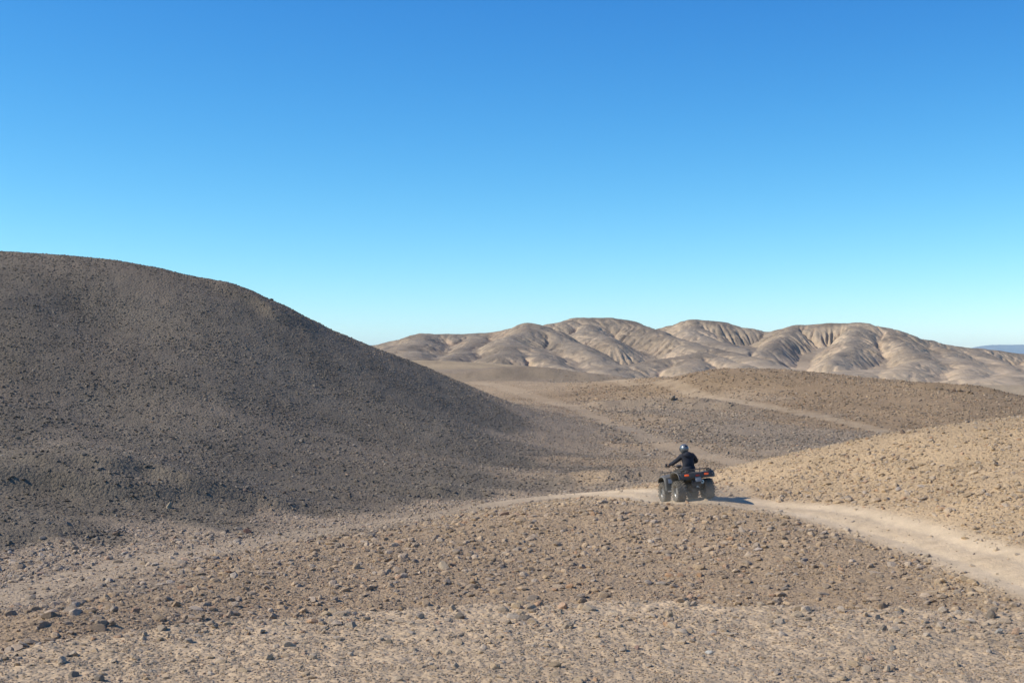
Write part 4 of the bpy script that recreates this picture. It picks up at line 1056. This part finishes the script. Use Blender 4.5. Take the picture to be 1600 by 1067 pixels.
# number plate, reflector
bm = bmesh.new(); put_box(bm, (0.04, -1.075, 0.605), (0.20, 0.008, 0.135), (-0.1, 0, 0))
plate = finish(bm, 'number_plate', M_PLATE, quad, 0.003)
bm = bmesh.new(); put_box(bm, (0.04, -1.06, 0.615), (0.23, 0.012, 0.20), (-0.1, 0, 0))
finish(bm, 'plate_bracket', M_BLACK, plate, 0.004)
bm = bmesh.new(); put_box(bm, (0.03, -1.07, 0.725), (0.13, 0.025, 0.05))
finish(bm, 'reflector', M_REFL, quad, 0.008)
bm = bmesh.new()
put_box(bm, (0, -0.97, 0.50), (0.30, 0.05, 0.16)); put_tube(bm, [(-0.12, -1.0, 0.62), (-0.12, -0.95, 0.40), (0.12, -0.95, 0.40), (0.12, -1.0, 0.62)], 0.018, 8)
finish(bm, 'rear_guard', M_FRAME, quad, 0.008)
bm = bmesh.new(); put_lathe(bm, [(0, 0.005), (0.0, 0.028), (0.05, 0.03), (0.06, 0.01)], 'Y', 12, (0.0, -1.05, 0.40)); put_box(bm, (0, -1.0, 0.385), (0.06, 0.1, 0.02))
finish(bm, 'tow_hitch', M_STEEL, quad)
# racks
def rack(name, y0, y1, hw, z, taper):
    bm = bmesh.new()
    put_tube(bm, smooth_path([(-hw * taper, y1, z), (-hw, (y0 + y1) / 2, z), (-hw, y0 + 0.06, z), (-hw + 0.06, y0, z), (0, y0 - 0.01, z), (hw - 0.06, y0, z), (hw, y0 + 0.06, z), (hw, (y0 + y1) / 2, z), (hw * taper, y1, z)], 4), 0.0135, 8)
    put_tube(bm, [(-hw * taper, y1, z), (hw * taper, y1, z)], 0.0135, 8)
    for k in range(1, 5):
        x = -hw + 2 * hw * k / 5
        put_tube(bm, [(x, y0, z), (x * taper, y1, z)], 0.009, 6)
    put_tube(bm, [(-hw, (y0 + y1) / 2, z + 0.001), (hw, (y0 + y1) / 2, z + 0.001)], 0.009, 6)
    for sx in (-1, 1):
        put_tube(bm, [(sx * hw * 0.62, y0 + 0.03, z), (sx * hw * 0.62, y0 + 0.06, 0.80)], 0.012, 6)
        put_tube(bm, [(sx * hw * 0.62, y1 - 0.03, z), (sx * hw * 0.58, y1 - 0.03, 0.80)], 0.012, 6)
    return finish(bm, name, M_FRAME, quad)
rack('rear_rack', -1.06, -0.62, 0.46, 0.905, 0.9)
rack('front_rack', 0.98, 0.56, 0.42, 0.885, 0.85)
bm = bmesh.new()
for sx in (-1, 1):
    put_box(bm, (sx * 0.50, -0.86, 0.86), (0.05, 0.36, 0.06))
finish(bm, 'rack_rail', M_BLACK, quad, 0.012)
bm = bmesh.new()
put_tube(bm, smooth_path([(-0.16, 0.92, 0.36), (-0.22, 1.08, 0.45), (-0.24, 1.10, 0.60), (-0.20, 1.04, 0.74), (0.20, 1.04, 0.74), (0.24, 1.10, 0.60), (0.22, 1.08, 0.45), (0.16, 0.92, 0.36)], 4), 0.017, 8)
put_tube(bm, [(-0.235, 1.095, 0.54), (0.235, 1.095, 0.54)], 0.014, 8)
finish(bm, 'front_bumper', M_FRAME, quad)
# steering
GRIP = [Vector((-0.43, 0.20, 1.085)), Vector((0.43, 0.20, 1.085))]
bm = bmesh.new()
put_tube(bm, smooth_path([(-0.44, 0.195, 1.085), (-0.30, 0.235, 1.095), (-0.16, 0.30, 1.06), (-0.08, 0.34, 1.02), (0.08, 0.34, 1.02), (0.16, 0.30, 1.06), (0.30, 0.235, 1.095), (0.44, 0.195, 1.085)], 4), 0.0125, 8)
put_tube(bm, [(0, 0.345, 1.03), (0, 0.47, 0.70)], 0.022, 8)
hb = finish(bm, 'handlebar', M_FRAME, quad)
for sd in (-1, 1):
    bm = bmesh.new(); put_tube(bm, [(sd * 0.475, 0.185, 1.084), (sd * 0.34, 0.222, 1.092)], 0.0185, 10)
    finish(bm, 'grip', M_BLACK, hb)
    bm = bmesh.new(); put_tube(bm, smooth_path([(sd * 0.31, 0.25, 1.09), (sd * 0.36, 0.285, 1.075), (sd * 0.47, 0.275, 1.07)]), 0.008, 6); put_box(bm, (sd * 0.305, 0.24, 1.10), (0.05, 0.06, 0.05))
    finish(bm, 'brake_lever', M_STEEL if sd > 0 else M_FRAME, hb)
    bm = bmesh.new()
    put_sheet(bm, [[Vector((sd * (0.33 + 0.15 * a), 0.325 - 0.05 * a * a, 1.03 + 0.10 * b + 0.02 * a)) for b in (0, 0.5, 1)] for a in (0, 0.35, 0.7, 1.0, 1.15)], 0.008)
    finish(bm, 'hand_guard', M_BLACK, hb)
    bm = bmesh.new()
    put_tube(bm, smooth_path([(sd * 0.30, 0.25, 1.09), (sd * 0.20, 0.22, 1.00), (sd * 0.12, 0.32, 0.93), (sd * 0.06, 0.42, 0.90)]), 0.008, 6)
    finish(bm, 'cable', M_BLACK, hb)
bm = bmesh.new(); put_box(bm, (0, 0.36, 1.045), (0.17, 0.10, 0.07), (0.5, 0, 0))
finish(bm, 'gauge_pod', M_BLACK, hb, 0.02)

# ------------------------------------------------------------------ rider
M_JACKET = simple('dark navy jacket', (0.016, 0.018, 0.027), 0.75, spec=0.25, dust=0.03)
M_TROUSER = simple('dark trousers', (0.020, 0.020, 0.022), 0.85, spec=0.2, dust=0.10)
M_BOOT = simple('dusty boots', (0.030, 0.026, 0.022), 0.7, dust=0.25)
M_SKIN = simple('skin', (0.42, 0.25, 0.17), 0.55, spec=0.3)
M_HELMET = simple('dark silver helmet', (0.16, 0.17, 0.175), 0.3, metal=0.5)
M_VISOR = simple('dark visor', (0.015, 0.016, 0.018), 0.06)
M_HELMETLINE = simple('black helmet trim', (0.012, 0.012, 0.013), 0.4)

person = bpy.data.objects.new('person', None); COL.objects.link(person)
person.matrix_world = QM @ Matrix.Diagonal((WID, 1, 1, 1)) @ Matrix.Translation((0, -0.24, 0.87))
tag(person, 'rider in dark jacket and silver helmet seated on the quad bike', 'person')
O = Vector((0, -0.24, 0.87))

def skinned(name, verts, edges, material, parent, levels=2):
    """one continuous surface grown over a skeleton; verts: (x, y, z, rx, ry)"""
    me = bpy.data.meshes.new(name)
    me.from_pydata([Vector(v[:3]) - O for v in verts], edges, [])
    o = bpy.data.objects.new(name, me); COL.objects.link(o)
    sk = o.modifiers.new('skin', 'SKIN'); sk.use_smooth_shade = True
    for i, d in enumerate(me.skin_vertices[0].data):
        d.radius = (verts[i][3], verts[i][4]); d.use_root = (i == 0)
    sb = o.modifiers.new('sub', 'SUBSURF'); sb.levels = levels; sb.render_levels = levels
    dg = bpy.context.evaluated_depsgraph_get()
    nm = bpy.data.meshes.new_from_object(o.evaluated_get(dg))
    bpy.data.objects.remove(o)
    nm.name = name
    for p in nm.polygons: p.use_smooth = True
    nm.materials.clear()
    return link(name, nm, material, parent)

V = [(0, -0.27, 0.93, 0.195, 0.150), (0, -0.265, 1.06, 0.195, 0.140), (0, -0.235, 1.20, 0.215, 0.145), (0, -0.205, 1.315, 0.185, 0.120), (0, -0.18, 1.39, 0.062, 0.062), (0, -0.165, 1.45, 0.055, 0.055)]
E_ = [(0, 1), (1, 2), (2, 3), (3, 4), (4, 5)]
SH = Vector((0.05, -0.09, 0.0))        # the rider sits well back and a little to the right
for sd in (-1, 1):
    b = len(V)
    el = (-0.375, -0.045, 1.155) if sd < 0 else (0.385, -0.12, 1.135)
    V += [(sd * 0.195, -0.20, 1.315, 0.090, 0.090), (sd * 0.265, -0.165, 1.255, 0.080, 0.080), (el[0], el[1], el[2], 0.066, 0.066), (sd * 0.405, 0.085, 1.12, 0.052, 0.052), (sd * 0.41, 0.145, 1.105, 0.034, 0.034)]
    E_ += [(3, b), (b, b + 1), (b + 1, b + 2), (b + 2, b + 3), (b + 3, b + 4)]
    b = len(V)
    V += [(sd * 0.115, -0.20, 0.90, 0.090, 0.090), (sd * 0.225, 0.0, 0.90, 0.080, 0.080), (sd * 0.285, 0.16, 0.865, 0.064, 0.064), (sd * 0.315, 0.09, 0.64, 0.056, 0.056), (sd * 0.335, 0.02, 0.45, 0.045, 0.045), (sd * 0.34, 0.05, 0.395, 0.043, 0.043), (sd * 0.355, 0.17, 0.378, 0.036, 0.030)]
    E_ += [(0, b), (b, b + 1), (b + 1, b + 2), (b + 2, b + 3), (b + 3, b + 4), (b + 4, b + 5), (b + 5, b + 6)]
V = [(v[0] + SH.x * k, v[1] + SH.y * k, *v[2:]) for v, k in zip(V, [1] * 6 + ([1, 1, 0.6, 0.15, 0, 1, 0.4, 0, 0, 0, 0, 0]) * 2)]
bodym = skinned('body', V, E_, M_JACKET, person)
bodym.data.materials.append(M_TROUSER); bodym.data.materials.append(M_BOOT)
for p in bodym.data.polygons:
    c = p.center + O
    if c.z < 0.47: p.material_index = 2
    elif c.z < 0.965 and not (c.z > 0.93 and abs(c.x) < 0.16): p.material_index = 1
# hem and hood of the jacket
bm = bmesh.new()
put_lathe(bm, [(-0.02, 0.200), (0.0, 0.212), (0.05, 0.206), (0.10, 0.188)], 'Z', 24)
for v in bm.verts: v.co = Vector((v.co.x * 1.02, v.co.y * 0.80 - 0.027, v.co.z + 0.04)) + SH
finish(bm, 'jacket_hem', M_JACKET, person)
bm = bmesh.new()
bmesh.ops.create_uvsphere(bm, u_segments=20, v_segments=12, radius=1.0)
for v in bm.verts:
    p = v.co.copy()
    fold = 1 + 0.08 * math.sin(5 * p.x + 2 * p.z)
    drop = max(0.0, -p.z)
    v.co = Vector((p.x * 0.150 * (1 - 0.35 * drop) * fold, p.y * 0.06 - 0.325 + 0.02 * p.z, p.z * 0.10 + 1.345)) - O + SH
finish(bm, 'hood', M_JACKET, person)
bm = bmesh.new(); put_lathe(bm, [(-0.045, 0.098), (-0.01, 0.088), (0.03, 0.076), (0.05, 0.068)], 'Z', 20)
for v in bm.verts: v.co = v.co + Vector((0, -0.185, 1.40)) - O + SH
finish(bm, 'collar', M_JACKET, person)
# hands closed round the grips, each finger on its own
for sd in (-1, 1):
    g = Vector((sd * 0.408, 0.204, 1.087))
    ax = Vector((sd * 0.95, -0.27, -0.06)).normalized()
    bm = bmesh.new()
    put_box(bm, g + Vector((0, -0.036, 0.016)) - O, (0.082, 0.062, 0.030), (0.35, 0, sd * -0.27))
    bmesh.ops.bevel(bm, geom=list(bm.edges), offset=0.011, segments=2, affect='EDGES')
    for k, (off, ln) in enumerate(((-0.033, 0.92), (-0.011, 1.0), (0.011, 0.95), (0.033, 0.8))):
        c = g + ax * off - O
        pts = [c + Vector((0, math.cos(a) * 0.029 * ln ** 0.3, math.sin(a) * 0.029)) for a in [math.radians(q) for q in (140, 95, 50, 5, -40, -40 - 45 * ln)]]
        put_tube(bm, pts, [0.0095, 0.0095, 0.009, 0.0088, 0.0082, 0.007], 8)
    c = g + ax * -0.040 - O
    put_tube(bm, [c + Vector((sd * 0.0, -0.045, 0.010)), c + Vector((-sd * 0.018, -0.030, -0.012)), c + Vector((-sd * 0.014, -0.008, -0.028)), c + Vector((sd * 0.004, 0.012, -0.030))], [0.013, 0.012, 0.010, 0.008], 8)
    hd = finish(bm, 'hand', M_SKIN, person)
    bm = bmesh.new()
    put_tube(bm, [g + Vector((sd * 0.002, -0.062, 0.018)) - O, g + Vector((-sd * 0.004, -0.10, 0.027)) - O], [0.037, 0.043], 12)
    finish(bm, 'cuff', M_JACKET, person)
# full-face helmet, turned a little to the left
HC = Vector((-0.03, -0.135, 1.53)) + SH * 0.9
HR = Matrix.Rotation(math.radians(14), 3, 'Z') @ Matrix.Rotation(math.radians(-6), 3, 'X')
def helmet_point(p, k=1.0):
    x, y, z = p
    q = Vector((x * 0.146, y * 0.160, z * 0.150))
    if z < 0: q.x *= 1 - 0.10 * z * z; q.y *= 1 - 0.16 * z * z
    if z < -0.25 and y > 0.2: q.y += 0.022 * min(1, (-z - 0.25) * 3) * min(1, (y - 0.2) * 2)
    if z < -0.78: q.z = -0.78 * 0.150 + (q.z + 0.78 * 0.150) * 0.15
    return HR @ (q * k) + HC - O
bm = bmesh.new(); bmesh.ops.create_uvsphere(bm, u_segments=40, v_segments=28, radius=1.0)
for v in bm.verts:
    x, y, z = v.co
    k = 0.965 if (y > 0.35 and -0.28 < z < 0.36) else 1.0      # the eye opening is set back
    v.co = helmet_point((x, y, z), k)
helmet = finish(bm, 'helmet', M_HELMET, person)
bm = bmesh.new()
rows = []
for a in np.linspace(-1.15, 1.15, 19):
    rows.append([helmet_point((math.sin(a) * math.cos(b), math.cos(a) * math.cos(b), math.sin(b)), 1.012) for b in np.linspace(-0.30, 0.40, 7)])
put_sheet(bm, rows, 0.004)
finish(bm, 'visor', M_VISOR, helmet)
bm = bmesh.new()
put_tube(bm, [helmet_point((math.sin(a) * 0.66, math.cos(a) * 0.66, -0.80), 1.0) for a in np.linspace(0, 2 * math.pi, 28, endpoint=False)], 0.008, 6, closed=True)
finish(bm, 'helmet_rim', M_HELMETLINE, helmet)
bm = bmesh.new()
for s in (-1, 1):
    c = helmet_point((s * 0.97, 0.15, 0.05), 1.0); put_lathe(bm, [(-0.008, 0.022), (0.006, 0.02), (0.008, 0.002)], 'X', 14, c)
finish(bm, 'visor_pivot', M_HELMETLINE, helmet)
bm = bmesh.new(); put_box(bm, helmet_point((0, -0.86, 0.50), 1.0), (0.10, 0.03, 0.025), (-0.7, 0, math.radians(14)))
finish(bm, 'vent', M_HELMETLINE, helmet, 0.008)

# ------------------------------------------------------------------ dry desert air
hm = bpy.data.materials.new('desert air'); hm.use_nodes = True
hm.node_tree.nodes.clear()
ho = hm.node_tree.nodes.new('ShaderNodeOutputMaterial'); hv = hm.node_tree.nodes.new('ShaderNodeVolumePrincipled')
hv.inputs['Color'].default_value = (0.62, 0.88, 1.0, 1); hv.inputs['Density'].default_value = 0.00006; hv.inputs['Anisotropy'].default_value = 0.0
hm.node_tree.links.new(hv.outputs[0], ho.inputs['Volume'])
bm = bmesh.new(); bmesh.ops.create_cube(bm, size=1.0)
bmesh.ops.scale(bm, vec=(34000, 34000, 270), verts=bm.verts); bmesh.ops.translate(bm, vec=(0, 0, 125), verts=bm.verts)
me = bpy.data.meshes.new('haze'); bm.to_mesh(me); bm.free()
tag(link('haze', me, hm), 'thin blue haze in the desert air', 'haze', kind='stuff')

# ------------------------------------------------------------------ dust stirred up by the wheels
dm = bpy.data.materials.new('raised dust'); dm.use_nodes = True
dm.node_tree.nodes.clear()
T = dm.node_tree
do = T.nodes.new('ShaderNodeOutputMaterial'); dv = T.nodes.new('ShaderNodeVolumePrincipled')
dv.inputs['Color'].default_value = (0.92, 0.80, 0.62, 1); dv.inputs['Anisotropy'].default_value = 0.2
tc = T.nodes.new('ShaderNodeTexCoord')
ln = T.nodes.new('ShaderNodeVectorMath'); ln.operation = 'LENGTH'
T.links.new(tc.outputs['Object'], ln.inputs[0])
mr = T.nodes.new('ShaderNodeMapRange'); mr.inputs['From Min'].default_value = 0.25; mr.inputs['From Max'].default_value = 0.95
mr.inputs['To Min'].default_value = 1.0; mr.inputs['To Max'].default_value = 0.0
T.links.new(ln.outputs['Value'], mr.inputs['Value'])
nz = T.nodes.new('ShaderNodeTexNoise'); nz.inputs['Scale'].default_value = 2.6; nz.inputs['Detail'].default_value = 3.0
T.links.new(tc.outputs['Object'], nz.inputs['Vector'])
m1 = T.nodes.new('ShaderNodeMath'); m1.operation = 'MULTIPLY'; T.links.new(mr.outputs[0], m1.inputs[0]); T.links.new(nz.outputs['Fac'], m1.inputs[1])
m2 = T.nodes.new('ShaderNodeMath'); m2.operation = 'MULTIPLY'; m2.inputs[1].default_value = 0.42
T.links.new(m1.outputs[0], m2.inputs[0]); T.links.new(m2.outputs[0], dv.inputs['Density'])
T.links.new(dv.outputs[0], do.inputs['Volume'])
bm = bmesh.new(); bmesh.ops.create_icosphere(bm, subdivisions=3, radius=1.0)
me = bpy.data.meshes.new('dust_cloud'); bm.to_mesh(me); bm.free()
dust = tag(link('dust_cloud', me, dm), 'thin pale dust raised round the wheels of the quad bike', 'dust', kind='stuff')
dust.matrix_world = QM @ Matrix.Translation((0.1, -0.6, 0.08)) @ Matrix.Diagonal((2.1, 2.6, 0.55, 1))
